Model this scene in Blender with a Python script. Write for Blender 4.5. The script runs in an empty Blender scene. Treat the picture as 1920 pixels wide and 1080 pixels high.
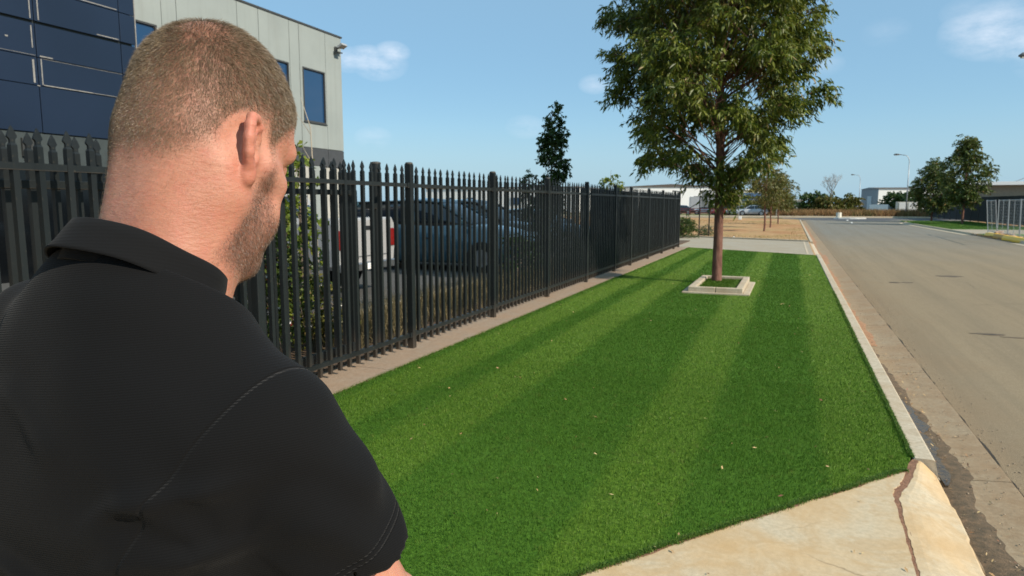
import bpy, math, random
import numpy as np
from mathutils import Vector, Matrix, noise as mnoise
R = math.radians
rng = np.random.default_rng(7)
random.seed(7)
scene = bpy.context.scene
col = scene.collection

# ---------------------------------------------------------------- camera
cam_d = bpy.data.cameras.new('camera')
cam = bpy.data.objects.new('camera', cam_d)
col.objects.link(cam)
cam.location = (0, 0, 1.62)
cam.rotation_euler = (R(90 - 7.0), 0, R(22.15))
cam_d.sensor_width = 36.0
cam_d.lens = 24.0
cam_d.clip_start = 0.02
cam_d.clip_end = 6000
cam_d.dof.use_dof = True
cam_d.dof.focus_distance = 0.68
cam_d.dof.aperture_fstop = 20
scene.camera = cam

# ---------------------------------------------------------------- light
SUN_EL, SUN_AZ = 35.0, 104.0          # azimuth clockwise from +Y
sun_d = bpy.data.lights.new('sun', 'SUN')
sun = bpy.data.objects.new('sun', sun_d)
col.objects.link(sun)
sun_d.energy = 4.2
sun_d.angle = R(0.5)
sun_d.color = (1.0, 0.90, 0.76)
sdir = Vector((math.sin(R(SUN_AZ)) * math.cos(R(SUN_EL)), math.cos(R(SUN_AZ)) * math.cos(R(SUN_EL)), math.sin(R(SUN_EL))))
sun.rotation_euler = (-sdir).to_track_quat('-Z', 'Y').to_euler()
sun.location = (30, -10, 30)

world = bpy.data.worlds.new('World')
scene.world = world
world.use_nodes = True
wt = world.node_tree
for n in list(wt.nodes): wt.nodes.remove(n)
w_out = wt.nodes.new('ShaderNodeOutputWorld')
w_bg = wt.nodes.new('ShaderNodeBackground')
w_bg.inputs['Strength'].default_value = 0.115
sky = wt.nodes.new('ShaderNodeTexSky')
sky.sky_type = 'NISHITA'
sky.sun_disc = False
sky.sun_elevation = R(SUN_EL)
sky.sun_rotation = R(SUN_AZ)
sky.air_density = 1.0
sky.dust_density = 0.0
sky.ozone_density = 2.2
hs = wt.nodes.new('ShaderNodeHueSaturation')
hs.inputs['Saturation'].default_value = 1.42
hs.inputs['Value'].default_value = 0.95
wt.links.new(sky.outputs[0], hs.inputs['Color'])
# the air near the horizon is pale blue rather than yellow
zsep = wt.nodes.new('ShaderNodeSeparateXYZ'); wt.links.new(wt.nodes.new('ShaderNodeTexCoord').outputs['Generated'], zsep.inputs[0])
zr = wt.nodes.new('ShaderNodeValToRGB')
for e_, (p_, c_) in zip((zr.color_ramp.elements[0], zr.color_ramp.elements[1], zr.color_ramp.elements.new(.5)), ((0.0, .97), (.32, 0.0), (.11, .66))):
    e_.position = p_; e_.color = (c_, c_, c_, 1)
wt.links.new(zsep.outputs[2], zr.inputs[0])
hz = wt.nodes.new('ShaderNodeMix'); hz.data_type = 'RGBA'
wt.links.new(zr.outputs[0], hz.inputs[0]); wt.links.new(hs.outputs[0], hz.inputs[6]); hz.inputs[7].default_value = (2.25, 3.6, 4.65, 1)
# thin clouds: soft noise kept inside a few wide patches of sky
tc = wt.nodes.new('ShaderNodeTexCoord')
def wmath(op, a, b=None, clamp=False):
    n = wt.nodes.new('ShaderNodeMath'); n.operation = op; n.use_clamp = clamp
    for i, v in enumerate((a, b)):
        if v is None: continue
        if isinstance(v, (int, float)): n.inputs[i].default_value = v
        else: wt.links.new(v, n.inputs[i])
    return n.outputs[0]
mp = wt.nodes.new('ShaderNodeMapping')
mp.inputs['Scale'].default_value = (1, 1, 2.4)
wt.links.new(tc.outputs['Generated'], mp.inputs['Vector'])
def wnoise(scale, detail, rough=0.55, off=0.0):
    n = wt.nodes.new('ShaderNodeTexNoise'); n.noise_dimensions = '4D'
    n.inputs['Scale'].default_value = scale; n.inputs['Detail'].default_value = detail
    n.inputs['Roughness'].default_value = rough; n.inputs['W'].default_value = off
    wt.links.new(mp.outputs[0], n.inputs['Vector'])
    return n.outputs['Fac']
cl_n = wnoise(13, 8, 0.66)
def dir_of(px, py):
    th, p = R(22.15), R(7.0)
    fw = Vector((-math.sin(th) * math.cos(p), math.cos(th) * math.cos(p), -math.sin(p)))
    rt = Vector((math.cos(th), math.sin(th), 0)); up = rt.cross(fw)
    return (fw + rt * ((px - 960) / 1280) + up * ((540 - py) / 1280)).normalized()
mask = None
for (px, py, rad, amp) in ((655, 112, .030, .8), (690, 112, .034, 1.0), (735, 98, .026, 1.0), (712, 120, .040, .75), (700, 258, .028, .35), (985, 238, .030, .45),
                           (1115, 158, .024, .5), (1545, 122, .026, .3), (1870, 55, .060, .85), (1915, 80, .04, .8), (1830, 70, .04, .6), (1815, 22, .03, .25),
                           (1660, 60, .03, .18), (2150, 60, .12, .9), (500, -200, .16, .8), (2700, 150, .2, .8), (-500, 100, .15, .8)):
    d = dir_of(px, py)
    vm = wt.nodes.new('ShaderNodeVectorMath'); vm.operation = 'SUBTRACT'
    wt.links.new(tc.outputs['Generated'], vm.inputs[0]); vm.inputs[1].default_value = d
    ms = wt.nodes.new('ShaderNodeVectorMath'); ms.operation = 'MULTIPLY'
    ms.inputs[1].default_value = (1, 1, 1.7); wt.links.new(vm.outputs[0], ms.inputs[0])
    ln = wt.nodes.new('ShaderNodeVectorMath'); ln.operation = 'LENGTH'; wt.links.new(ms.outputs[0], ln.inputs[0])
    q = wmath('SUBTRACT', 1.0, wmath('DIVIDE', ln.outputs['Value'], rad), clamp=True)
    q = wmath('MULTIPLY', wmath('POWER', q, 0.7), amp)
    mask = q if mask is None else wmath('MAXIMUM', mask, q)
cf = wmath('MULTIPLY', wmath('SUBTRACT', cl_n, 0.36, clamp=True), 2.9, clamp=True)
cloud = wmath('MULTIPLY', wmath('MULTIPLY', cf, mask), 0.95, clamp=True)
mix = wt.nodes.new('ShaderNodeMix'); mix.data_type = 'RGBA'
wt.links.new(cloud, mix.inputs[0])
wt.links.new(hz.outputs[2], mix.inputs[6])
mix.inputs[7].default_value = (6.2, 6.6, 7.3, 1)
wt.links.new(mix.outputs[2], w_bg.inputs['Color'])
wt.links.new(w_bg.outputs[0], w_out.inputs['Surface'])

scene.view_settings.view_transform = 'Standard'
scene.view_settings.look = 'None'
scene.view_settings.gamma = 1.0
scene.view_settings.exposure = 0.45
scene.view_settings.use_curve_mapping = False
scene.cycles.use_denoising = True
scene.cycles.max_bounces = 6
scene.cycles.transparent_max_bounces = 8

# ---------------------------------------------------------------- helpers
def put(name, me, mat=None, parent=None, loc=None, smooth=False):
    o = bpy.data.objects.new(name, me)
    col.objects.link(o)
    if mat is not None and not me.materials: me.materials.append(mat)
    if parent is not None: o.parent = parent
    if loc is not None: o.location = loc
    if smooth and len(me.polygons): me.polygons.foreach_set('use_smooth', np.ones(len(me.polygons), dtype=bool))
    return o

def tag(o, label=None, cat=None, group=None, kind=None):
    if label: o['label'] = label
    if cat: o['category'] = cat
    if group: o['group'] = group
    if kind: o['kind'] = kind
    return o

def empty(name, loc=(0, 0, 0), rz=0.0):
    o = bpy.data.objects.new(name, None)
    o.empty_display_size = 0.2
    col.objects.link(o)
    o.location = loc; o.rotation_euler = (0, 0, rz)
    return o

def copy_tree(o, parent=None):
    c = o.copy(); col.objects.link(c)
    if parent is not None: c.parent = parent
    for ch in list(o.children): copy_tree(ch, c)
    return c

def np_mesh(name, V, F):
    """V (n,3); F (m,k) array of equal-size faces."""
    V = np.ascontiguousarray(V, dtype=np.float32); F = np.ascontiguousarray(F, dtype=np.int32)
    me = bpy.data.meshes.new(name)
    me.vertices.add(len(V)); me.vertices.foreach_set('co', V.ravel())
    k = F.shape[1]
    me.loops.add(F.size); me.loops.foreach_set('vertex_index', F.ravel())
    me.polygons.add(len(F))
    me.polygons.foreach_set('loop_start', np.arange(0, F.size, k, dtype=np.int32))
    me.update(calc_edges=True)
    return me

def attr(me, name, vals):
    a = me.attributes.new(name, 'FLOAT', 'POINT')
    a.data.foreach_set('value', np.asarray(vals, dtype=np.float32))

class MB:
    def __init__(s): s.v = []; s.f = []
    def add(s, verts, faces):
        n = len(s.v); s.v += [tuple(p) for p in verts]; s.f += [tuple(i + n for i in f) for f in faces]; return s
    def box(s, c, d, rz=0.0, rx=0.0, ry=0.0):
        x, y, z = d[0] / 2, d[1] / 2, d[2] / 2
        M = Matrix.Rotation(rz, 3, 'Z') @ Matrix.Rotation(ry, 3, 'Y') @ Matrix.Rotation(rx, 3, 'X')
        c = Vector(c)
        vs = [c + M @ Vector((a * x, b * y, e * z)) for e in (-1, 1) for b in (-1, 1) for a in (-1, 1)]
        return s.add(vs, [(0, 2, 3, 1), (4, 5, 7, 6), (0, 1, 5, 4), (2, 6, 7, 3), (0, 4, 6, 2), (1, 3, 7, 5)])
    def bbox(s, x0, x1, y0, y1, z0, z1):
        return s.box(((x0 + x1) / 2, (y0 + y1) / 2, (z0 + z1) / 2), (x1 - x0, y1 - y0, z1 - z0))
    def tube(s, pts, rad, n=8, cap=True):
        pts = [Vector(p) for p in pts]
        if not hasattr(rad, '__len__'): rad = [rad] * len(pts)
        vs = []; up = Vector((0, 0, 1))
        prev = None
        for i, p in enumerate(pts):
            t = (pts[min(i + 1, len(pts) - 1)] - pts[max(i - 1, 0)]).normalized()
            if prev is None:
                a = t.orthogonal().normalized()
            else:
                a = (prev - t * prev.dot(t))
                a = a.normalized() if a.length > 1e-6 else t.orthogonal().normalized()
            prev = a; b = t.cross(a)
            for k in range(n):
                an = 2 * math.pi * k / n
                vs.append(p + (a * math.cos(an) + b * math.sin(an)) * rad[i])
        fs = []
        for i in range(len(pts) - 1):
            for k in range(n):
                k2 = (k + 1) % n
                fs.append((i * n + k, i * n + k2, (i + 1) * n + k2, (i + 1) * n + k))
        if cap:
            fs.append(tuple(reversed(range(n)))); fs.append(tuple(range((len(pts) - 1) * n, len(pts) * n)))
        return s.add(vs, fs)
    def prism(s, poly, z0, z1):
        n = len(poly)
        vs = [(x, y, z0) for x, y in poly] + [(x, y, z1) for x, y in poly]
        fs = [tuple(reversed(range(n))), tuple(range(n, 2 * n))] + [(i, (i + 1) % n, n + (i + 1) % n, n + i) for i in range(n)]
        return s.add(vs, fs)
    def extrude(s, prof, path_a, path_b, axis='y'):
        """closed profile of (a, z) pairs run along an axis from path_a to path_b"""
        n = len(prof)
        if axis == 'y': A = [(a, path_a, z) for a, z in prof]; B = [(a, path_b, z) for a, z in prof]
        else: A = [(path_a, a, z) for a, z in prof]; B = [(path_b, a, z) for a, z in prof]
        fs = [tuple(range(n)), tuple(reversed(range(n, 2 * n)))] + [(i, n + i, n + (i + 1) % n, (i + 1) % n) for i in range(n)]
        return s.add(A + B, fs)
    def mesh(s, name):
        me = bpy.data.meshes.new(name); me.from_pydata(s.v, [], s.f); me.update()
        return me
    def build(s, name, mat, parent=None, loc=None, smooth=False, bevel=0.0, fix=True, label=None):
        me = s.mesh(name)
        if fix or bevel:
            import bmesh
            bm = bmesh.new(); bm.from_mesh(me)
            bmesh.ops.recalc_face_normals(bm, faces=bm.faces)
            if bevel: bmesh.ops.bevel(bm, geom=bm.edges[:], offset=bevel, segments=2, affect='EDGES', profile=0.5)
            bm.to_mesh(me); bm.free()
        o = put(name, me, mat, parent, loc, smooth)
        if label: o['label'] = label
        return o

# ---------------------------------------------------------------- materials
class NT:
    def __init__(s, name):
        s.m = bpy.data.materials.new(name); s.m.use_nodes = True
        s.t = s.m.node_tree; s.b = s.t.nodes['Principled BSDF']; s.out = s.t.nodes['Material Output']
        s.tc = s.t.nodes.new('ShaderNodeTexCoord')
    def link(s, a, b): s.t.links.new(a, b)
    def val(s, sock, v):
        if isinstance(v, (int, float)): sock.default_value = v
        elif isinstance(v, tuple): sock.default_value = v if len(v) != 3 or sock.type == 'VECTOR' else (*v, 1)
        else: s.link(v, sock)
    def coord(s, scale=(1, 1, 1), rot=(0, 0, 0), src='Object', loc=(0, 0, 0)):
        m = s.t.nodes.new('ShaderNodeMapping'); m.inputs['Scale'].default_value = scale; m.inputs['Rotation'].default_value = rot
        m.inputs['Location'].default_value = loc
        s.link(s.tc.outputs[src], m.inputs[0]); return m.outputs[0]
    def noise(s, scale, detail=3, rough=.5, vec=None, dist=0.0, color=False):
        n = s.t.nodes.new('ShaderNodeTexNoise'); n.inputs['Scale'].default_value = scale
        n.inputs['Detail'].default_value = detail; n.inputs['Roughness'].default_value = rough; n.inputs['Distortion'].default_value = dist
        s.link(vec if vec is not None else s.tc.outputs['Object'], n.inputs['Vector'])
        return n.outputs['Color' if color else 'Fac']
    def voro(s, scale, vec=None, feature='F1', out='Distance'):
        n = s.t.nodes.new('ShaderNodeTexVoronoi'); n.feature = feature; n.inputs['Scale'].default_value = scale
        s.link(vec if vec is not None else s.tc.outputs['Object'], n.inputs['Vector']); return n.outputs[out]
    def wave(s, scale, vec=None, dist=0.0, detail=2, direction='X', dscale=1.0):
        n = s.t.nodes.new('ShaderNodeTexWave'); n.bands_direction = direction; n.inputs['Scale'].default_value = scale
        n.inputs['Distortion'].default_value = dist; n.inputs['Detail'].default_value = detail; n.inputs['Detail Scale'].default_value = dscale
        s.link(vec if vec is not None else s.tc.outputs['Object'], n.inputs['Vector']); return n.outputs['Fac']
    def ramp(s, fac, stops, interp='LINEAR'):
        n = s.t.nodes.new('ShaderNodeValToRGB'); r = n.color_ramp; r.interpolation = interp
        while len(r.elements) < len(stops): r.elements.new(0.5)
        for e, (p, c) in zip(r.elements, stops):
            e.position = p; e.color = (*c, 1) if hasattr(c, '__len__') else (c, c, c, 1)
        s.link(fac, n.inputs[0]); return n.outputs[0]
    def mix(s, fac, a, b, mode='MIX'):
        n = s.t.nodes.new('ShaderNodeMix'); n.data_type = 'RGBA'; n.blend_type = mode
        s.val(n.inputs[0], fac); s.val(n.inputs[6], a); s.val(n.inputs[7], b); return n.outputs[2]
    def math(s, op, a, b=0.0, clamp=False):
        n = s.t.nodes.new('ShaderNodeMath'); n.operation = op; n.use_clamp = clamp
        s.val(n.inputs[0], a); s.val(n.inputs[1], b); return n.outputs[0]
    def attr(s, name):
        n = s.t.nodes.new('ShaderNodeAttribute'); n.attribute_name = name; return n.outputs['Fac']
    def sep(s, vec=None, src='Object'):
        n = s.t.nodes.new('ShaderNodeSeparateXYZ'); s.link(vec if vec is not None else s.tc.outputs[src], n.inputs[0]); return n.outputs
    def rnd(s):
        return s.t.nodes.new('ShaderNodeObjectInfo').outputs['Random']
    def bump(s, h, strength=.5, dist=.01, chain=None):
        n = s.t.nodes.new('ShaderNodeBump'); n.inputs['Strength'].default_value = strength; n.inputs['Distance'].default_value = dist
        s.link(h, n.inputs['Height'])
        if chain is not None: s.link(chain, n.inputs['Normal'])
        s.link(n.outputs[0], s.b.inputs['Normal']); return n.outputs[0]
    def set(s, **k):
        names = dict(color='Base Color', rough='Roughness', metal='Metallic', spec='Specular IOR Level', trans='Transmission Weight',
                     coat='Coat Weight', coat_rough='Coat Roughness', sheen='Sheen Weight', sss='Subsurface Weight', ior='IOR', alpha='Alpha',
                     emit='Emission Color', emit_s='Emission Strength')
        for a, v in k.items(): s.val(s.b.inputs[names[a]], v)
        return s
    def translucent(s, color, fac):
        t = s.t.nodes.new('ShaderNodeBsdfTranslucent'); s.val(t.inputs['Color'], color)
        m = s.t.nodes.new('ShaderNodeMixShader'); m.inputs[0].default_value = fac
        s.link(s.b.outputs[0], m.inputs[1]); s.link(t.outputs[0], m.inputs[2]); s.link(m.outputs[0], s.out.inputs['Surface'])
        return s

def plain(name, c, rough=.5, metal=0.0, var=.12, scale=6.0, bump=0.0, bscale=60.0, **k):
    t = NT(name)
    n = t.noise(scale, 5, .6)
    a = tuple(min(1, x * (1 - var)) for x in c); b = tuple(min(1, x * (1 + var)) for x in c)
    t.set(color=t.ramp(n, [(.3, a), (.7, b)]), rough=rough, metal=metal, **k)
    if bump: t.bump(t.noise(bscale, 4, .6), bump, .004)
    return t.m
MAN_LOC = (-0.597, 0.508, 0.0); MAN_YAW = -4.0
HEAD_YAW, HEAD_NOD, HEAD_TILT = 3.0, 23.0, 0.0
HEAD_STEP, SHIRT_STEP, HAIR_N = .0017, .0040, 120000
HEM = (0.0, 0.0); HEM_L = .150
COL_C = (0, -.015, 1.550); COL_TILT = -33; COL_R = (.068, .072)
# ================================================================ the setting: ground, road, kerbs, paving
def offset_path(path, d):
    out = []
    for i, p in enumerate(path):
        a = Vector(path[max(i - 1, 0)]); b = Vector(path[min(i + 1, len(path) - 1)])
        t = (b - a).normalized(); out.append((p[0] + t.y * d, p[1] - t.x * d))
    return out
def sweep(path, prof, z=0.0):
    """profile of (offset to the right of travel, height) points swept along a 2D path"""
    b = MB(); rows = [offset_path(path, o) for o, _ in prof]; n, m = len(path), len(prof)
    vs = [(rows[k][i][0], rows[k][i][1], prof[k][1] + z) for i in range(n) for k in range(m)]
    fs = [(i * m + k, (i + 1) * m + k, (i + 1) * m + (k + 1) % m, i * m + (k + 1) % m) for i in range(n - 1) for k in range(m)]
    fs += [tuple(range(m)), tuple(reversed(range((n - 1) * m, n * m)))]
    return b.add(vs, fs)
def arc(cx, cy, r, a0, a1, n=12): return [(cx + r * math.cos(R(a0 + (a1 - a0) * i / n)), cy + r * math.sin(R(a0 + (a1 - a0) * i / n))) for i in range(n + 1)]

# dry earth to the horizon
t = NT('dry_earth'); n1 = t.noise(.08, 6, .6); n2 = t.noise(2.5, 5, .65)
c = t.ramp(n1, [(.35, (.24, .16, .085)), (.5, (.20, .15, .08)), (.65, (.13, .13, .055))]); c = t.mix(t.math('MULTIPLY', n2, .5), c, (.17, .11, .055))
t.set(color=c, rough=.95, spec=.1); t.bump(n2, .5, .03); M_earth = t.m
b = MB(); b.box((0, 900, -.26), (6000, 6000, .2)); tag(b.build('ground', M_earth), 'dry earth running out to the horizon', kind='structure')

# asphalt
t = NT('asphalt'); sp = t.sep()
fine = t.noise(190, 3, .7); med = t.noise(11, 5, .65); big = t.noise(.35, 4, .55); agg = t.voro(150)
a = t.ramp(fine, [(.28, (.135, .105, .067)), (.5, (.260, .206, .134)), (.72, (.44, .355, .24))])
a = t.mix(t.math('MULTIPLY', t.ramp(med, [(.4, 0.0), (.7, 1.0)]), .35), a, (.22, .165, .105))
far = t.ramp(t.math('ADD', t.math('MULTIPLY', sp[1], .013), t.math('MULTIPLY', big, .22)), [(.40, 0.0), (.72, 1.0)])
a2 = t.ramp(fine, [(.3, (.155, .150, .130)), (.7, (.25, .238, .203))])
a = t.mix(far, a, a2)
# the dusty, rusty margin beside the kerb
edge = t.ramp(t.math('ADD', t.math('MULTIPLY', sp[0], .30), t.math('MULTIPLY', t.noise(1.1, 5, .6), .45)), [(.52, 1.0), (.82, 0.0)])
a = t.mix(t.math('MULTIPLY', edge, .55), a, (.26, .17, .095))
trk = t.wave(.30, dist=1.5, detail=2, direction='X', dscale=.3)
a = t.mix(t.math('MULTIPLY', trk, .20), a, (.17, .145, .105))
stk = t.noise(1.0, 5, .7, vec=t.coord((5.5, .16, 1)))
a = t.mix(t.math('MULTIPLY', t.ramp(stk, [(.48, 0.0), (.62, 1.0)]), .22), a, (.16, .130, .090))
crv = t.voro(.42, vec=t.mix(.22, t.coord(), t.noise(1.3, 5, .65, color=True)), feature='DISTANCE_TO_EDGE')
crm = t.math('MULTIPLY', t.ramp(crv, [(.0, 1.0), (.0030, 0.0)]), t.ramp(t.noise(.30, 2, .5), [(.48, 0.0), (.56, 1.0)]))
a = t.mix(t.math('MULTIPLY', crm, .55), a, (.07, .055, .04))
stn = t.ramp(t.voro(5.5), [(.0, 1.0), (.035, 0.0)]); a = t.mix(t.math('MULTIPLY', stn, .5), a, (.42, .37, .30))
t.set(color=a, rough=.92, spec=.08)
b1 = t.bump(agg, .5, .004); t.bump(fine, .5, .003, chain=b1); M_asph = t.m
b = MB(); b.prism([(1.356, -40), (160, -40), (160, 99.0), (-140, 99.0), (-140, 86.12), (-7.2, 86.12)] + [(-7.2 + 8.5 * math.cos(R(a_)), 78 + 8.12 * math.sin(R(a_))) for a_ in range(84, -1, -6)] + [(1.356, 77.9)], -.165, -.112); tag(b.build('road', M_asph), 'wide dusty asphalt street running away to a junction', kind='structure')
# small repairs and pits in the asphalt
t = NT('old_patch'); n = t.noise(9, 5, .7); t.set(color=t.ramp(n, [(.35, (.035, .03, .024)), (.6, (.12, .085, .055))]), rough=.95); t.bump(n, .6, .01); M_patch = t.m
def blob(cx, cy, rx, ry, n=26, seed=0, rough=.35, ang=0):
    g = random.Random(seed); out = []
    ph = [g.uniform(0, 6.28) for _ in range(4)]
    for i in range(n):
        a = 2 * math.pi * i / n
        r = 1 + rough * (.5 * math.sin(2 * a + ph[0]) + .35 * math.sin(3 * a + ph[1]) + .3 * math.sin(5 * a + ph[2]) + .2 * math.sin(9 * a + ph[3])) * .8
        x, y = rx * r * math.cos(a), ry * r * math.sin(a); c, s = math.cos(ang), math.sin(ang)
        out.append((cx + x * c - y * s, cy + x * s + y * c))
    return out
b = MB()
for k, (cx, cy, rx, ry) in enumerate(((2.52, 10.75, .22, .06), (2.78, 10.60, .14, .035), (3.6, 19.2, .28, .16), (2.2, 17.2, .10, .12), (2.45, 17.3, .10, .08))):
    b.prism(blob(cx, cy, rx, ry, seed=k), -.1115, -.1085)
tag(b.build('asphalt_patches', M_patch), 'dark worn pits in the asphalt', kind='structure')
t = NT('new_asphalt'); n = t.noise(120, 3, .6); t.set(color=t.ramp(n, [(.3, (.045, .046, .05)), (.7, (.085, .086, .092))]), rough=.85); M_newasph = t.m
b = MB(); b.prism(blob(5.2, 88, 6.0, 7.0, 30, 5, .25), -.1115, -.107); b.prism(blob(16, 92, 12, 5.0, 30, 9, .2), -.1115, -.1065)
tag(b.build('junction_asphalt', M_newasph), 'darker newer asphalt in the junction', kind='structure')
t = NT('road_paint'); n = t.noise(14, 5, .7); t.set(color=t.ramp(n, [(.35, (.45, .44, .40)), (.6, (.78, .77, .73))]), rough=.7); M_paint = t.m
for k, (x0, y0, x1, y1, w) in enumerate(((5.55, 80.5, 5.75, 84.5, .16), (5.2, 70, 5.4, 74, .14), (5.9, 88.6, 8.0, 90.5, .3))):
    L = math.hypot(x1 - x0, y1 - y0); b = MB(); b.box(((x0 + x1) / 2, (y0 + y1) / 2, -.104), (w, L, .004), rz=math.atan2(y1 - y0, x1 - x0) - math.pi / 2)
    tag(b.build('painted_line', M_paint), kind='structure')

# raised land either side of the street
LEFT = [(-140, -30), (.62, -30), (.62, 4.62), (.79, 4.9), (.79, 78)] + arc(-7.2, 78, 8.0, 0, 90)[1:] + [(-140, 86)]
t = NT('lot_soil'); n1 = t.noise(.22, 6, .65, vec=t.coord((1, .45, 1))); n2 = t.noise(1.6, 6, .7, vec=t.coord((.6, 1.6, 1)), dist=.6); n3 = t.noise(14, 4, .65)
c = t.ramp(n1, [(.30, (.30, .115, .050)), (.42, (.44, .235, .105)), (.52, (.52, .34, .17)), (.60, (.36, .26, .10)), (.68, (.15, .19, .045))])
c = t.mix(t.ramp(n2, [(.45, 0.0), (.62, .85)]), c, (.36, .19, .095)); c = t.mix(t.math('MULTIPLY', n3, .45), c, (.30, .20, .11))
t.set(color=c, rough=.95, spec=.1); t.bump(t.math('ADD', n2, n3), .7, .06); M_lot = t.m
b = MB(); b.prism(LEFT, -.155, -.022); tag(b.build('nature_strip', M_lot), 'dry brown vacant lot of bare earth and dead grass beyond the lawn', kind='structure')
RIGHT = [(140, -30), (9.55, -30), (9.55, 70)][::1] + arc(17.5, 70, 8.0, 180, 90)[1:] + [(140, 78)]
b = MB(); b.prism(RIGHT, -.155, -.02); tag(b.build('verge', M_lot), 'dusty verge across the street', kind='structure')
FARL = [(-160, 99.4), (160, 99.4), (160, 420), (-160, 420)]
b = MB(); b.prism(FARL, -.155, -.015); tag(b.build('field', M_earth), 'dry ground beyond the junction', kind='structure')

# concrete
def concrete(name, lo, hi, tint=(.5, .3, .15), stain=.5, scale=1.0, seam=None):
    t = NT(name); n1 = t.noise(1.3 * scale, 6, .6, dist=.4); n2 = t.noise(34, 5, .7); n3 = t.noise(260, 3, .6); n4 = t.noise(4.5 * scale, 6, .65, dist=1.2)
    c = t.ramp(n2, [(.35, lo), (.65, hi)])
    c = t.mix(t.math('MULTIPLY', t.ramp(n1, [(.38, 0.0), (.66, 1.0)]), stain), c, tint)
    c = t.mix(t.math('MULTIPLY', t.ramp(n4, [(.46, 0.0), (.60, 1.0)]), stain * .55), c, tuple(x * .80 for x in tint))
    spk = t.ramp(t.voro(9 * scale, feature='F1'), [(.0, 1.0), (.055, 0.0)])
    c = t.mix(t.math('MULTIPLY', spk, .35), c, tuple(x * .35 for x in tint))
    c = t.mix(t.math('MULTIPLY', t.ramp(n3, [(.3, 1.0), (.45, 0.0)]), .18), c, tuple(x * .6 for x in lo))
    cr = t.voro(1.15 * scale, vec=t.mix(.16, t.coord(), t.noise(2.2, 4, .6, color=True)), feature='DISTANCE_TO_EDGE')
    crk = t.math('MULTIPLY', t.ramp(cr, [(.0, 1.0), (.0055, 0.0)]), t.ramp(t.noise(.9, 2, .5), [(.50, 0.0), (.60, 1.0)]))
    c = t.mix(t.math('MULTIPLY', crk, .65), c, (.20, .13, .07))
    grit = t.ramp(t.noise(520, 2, .6), [(.28, 1.0), (.42, 0.0)]); c = t.mix(t.math('MULTIPLY', grit, .30), c, (.24, .17, .10))
    t.set(color=c, rough=.85, spec=.3); b1 = t.bump(n3, .5, .0015); b2 = t.bump(n2, .4, .005, chain=b1); t.bump(t.math('MULTIPLY', crk, -1.0), .6, .004, chain=b2); return t.m
M_drive = concrete('driveway_concrete', (.44, .365, .25), (.57, .475, .33), (.56, .36, .165), .80, .9)
M_kerb = concrete('kerb_concrete', (.42, .36, .265), (.56, .485, .365), (.40, .29, .17), .5, 1.5)
M_gutter = concrete('gutter_concrete', (.27, .205, .13), (.37, .285, .185), (.30, .19, .10), .7, 1.2)
M_grey = concrete('grey_concrete', (.30, .265, .205), (.40, .355, .275), (.32, .25, .16), .5, .6)
M_strip = concrete('strip_concrete', (.26, .20, .145), (.36, .28, .205), (.34, .215, .13), .5, 1.6)

# the driveway in front and its sloping crossover
NEAR = [(.725, 4.63), (.655, 4.56), (.38, 4.21), (-.14, 3.57), (-.85, 2.66), (-2.0, 1.22), (-3.57, -.75)]
def rag(pts, n=6, amp=.006, seed=1):
    g = random.Random(seed); out = []
    for a, b in zip(pts, pts[1:]):
        for i in range(n):
            q = i / n; out.append((a[0] + (b[0] - a[0]) * q + g.uniform(-amp, amp), a[1] + (b[1] - a[1]) * q + g.uniform(-amp, amp)))
    return out + [pts[-1]]
crack = [(.56, -8), (.572, 2.6), (.582, 3.29), (.592, 3.84), (.600, 4.18), (.616, 4.30), (.655, 4.38), (.69, 4.50)]
drv = empty('driveway', (0, 0, 0)); tag(drv, 'cream concrete driveway stained by rusty dirt, in the foreground', kind='structure')
slabp = rag(crack, 12, .0045, 2)[:-1] + rag(NEAR, 7, .007, 3) + [(-3.57, -8)]
b = MB(); b.prism(slabp, -.10, 0.0); b.build('slab', M_drive, drv)
b = MB(); b.prism([(-4.6, -8), (-3.585, -8), (-3.585, 1.0), (-14.9, 1.0), (-14.9, -8)][::-1], -.10, -.001); b.build('slab', M_drive, drv)
# layback: slopes from the crack down to the gutter, with a chipped lower edge
def sstep0(q): q = min(1, max(0, q)); return q * q * (3 - 2 * q)
g = random.Random(4); rows = []
ys = list(np.linspace(-8, 2.0, 14)) + list(np.linspace(2.10, 4.86, 90))
for y_ in ys:
    xl = np.interp(y_, [-8, 2.6, 3.29, 3.84, 4.18, 4.30, 4.38, 4.50, 4.63, 4.86], [.575, .588, .600, .614, .630, .660, .698, .735, .768, .822]) + g.uniform(-.004, .004)
    xr = .905 + .02 * sstep0((y_ - 3.2) / 1.6) + (.010 if 3.95 < y_ < 4.34 else 0) + .005 * mnoise.noise(Vector((y_ * 9, 0, 3)))
    rows.append([(xl, y_, -.09)] + [(xl + (xr - .012 - xl) * q, y_, -.006 - .070 * (q * q * (2 - q)) + .0022 * mnoise.noise(Vector((q * 3, y_ * 6, 1)))) for q in (0, .15, .3, .45, .6, .75, .9, 1.0)] + [(xr, y_, -.088), (xr, y_, -.15)])
m = 11; vs = [p for r_ in rows for p in r_]; fs = [(i * m + k, i * m + k + 1, (i + 1) * m + k + 1, (i + 1) * m + k) for i in range(len(rows) - 1) for k in range(m - 1)]
fs += [tuple(reversed(range(m))), tuple(range((len(rows) - 1) * m, len(rows) * m))]
b = MB(); b.add(vs, fs); o = b.build('layback', M_drive, drv)
t = NT('red_soil'); n = t.noise(55, 6, .75); t.set(color=t.ramp(n, [(.3, (.12, .060, .036)), (.5, (.26, .130, .075)), (.7, (.38, .21, .12))]), rough=.95); t.bump(n, 1.0, .014); M_red = t.m
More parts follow.
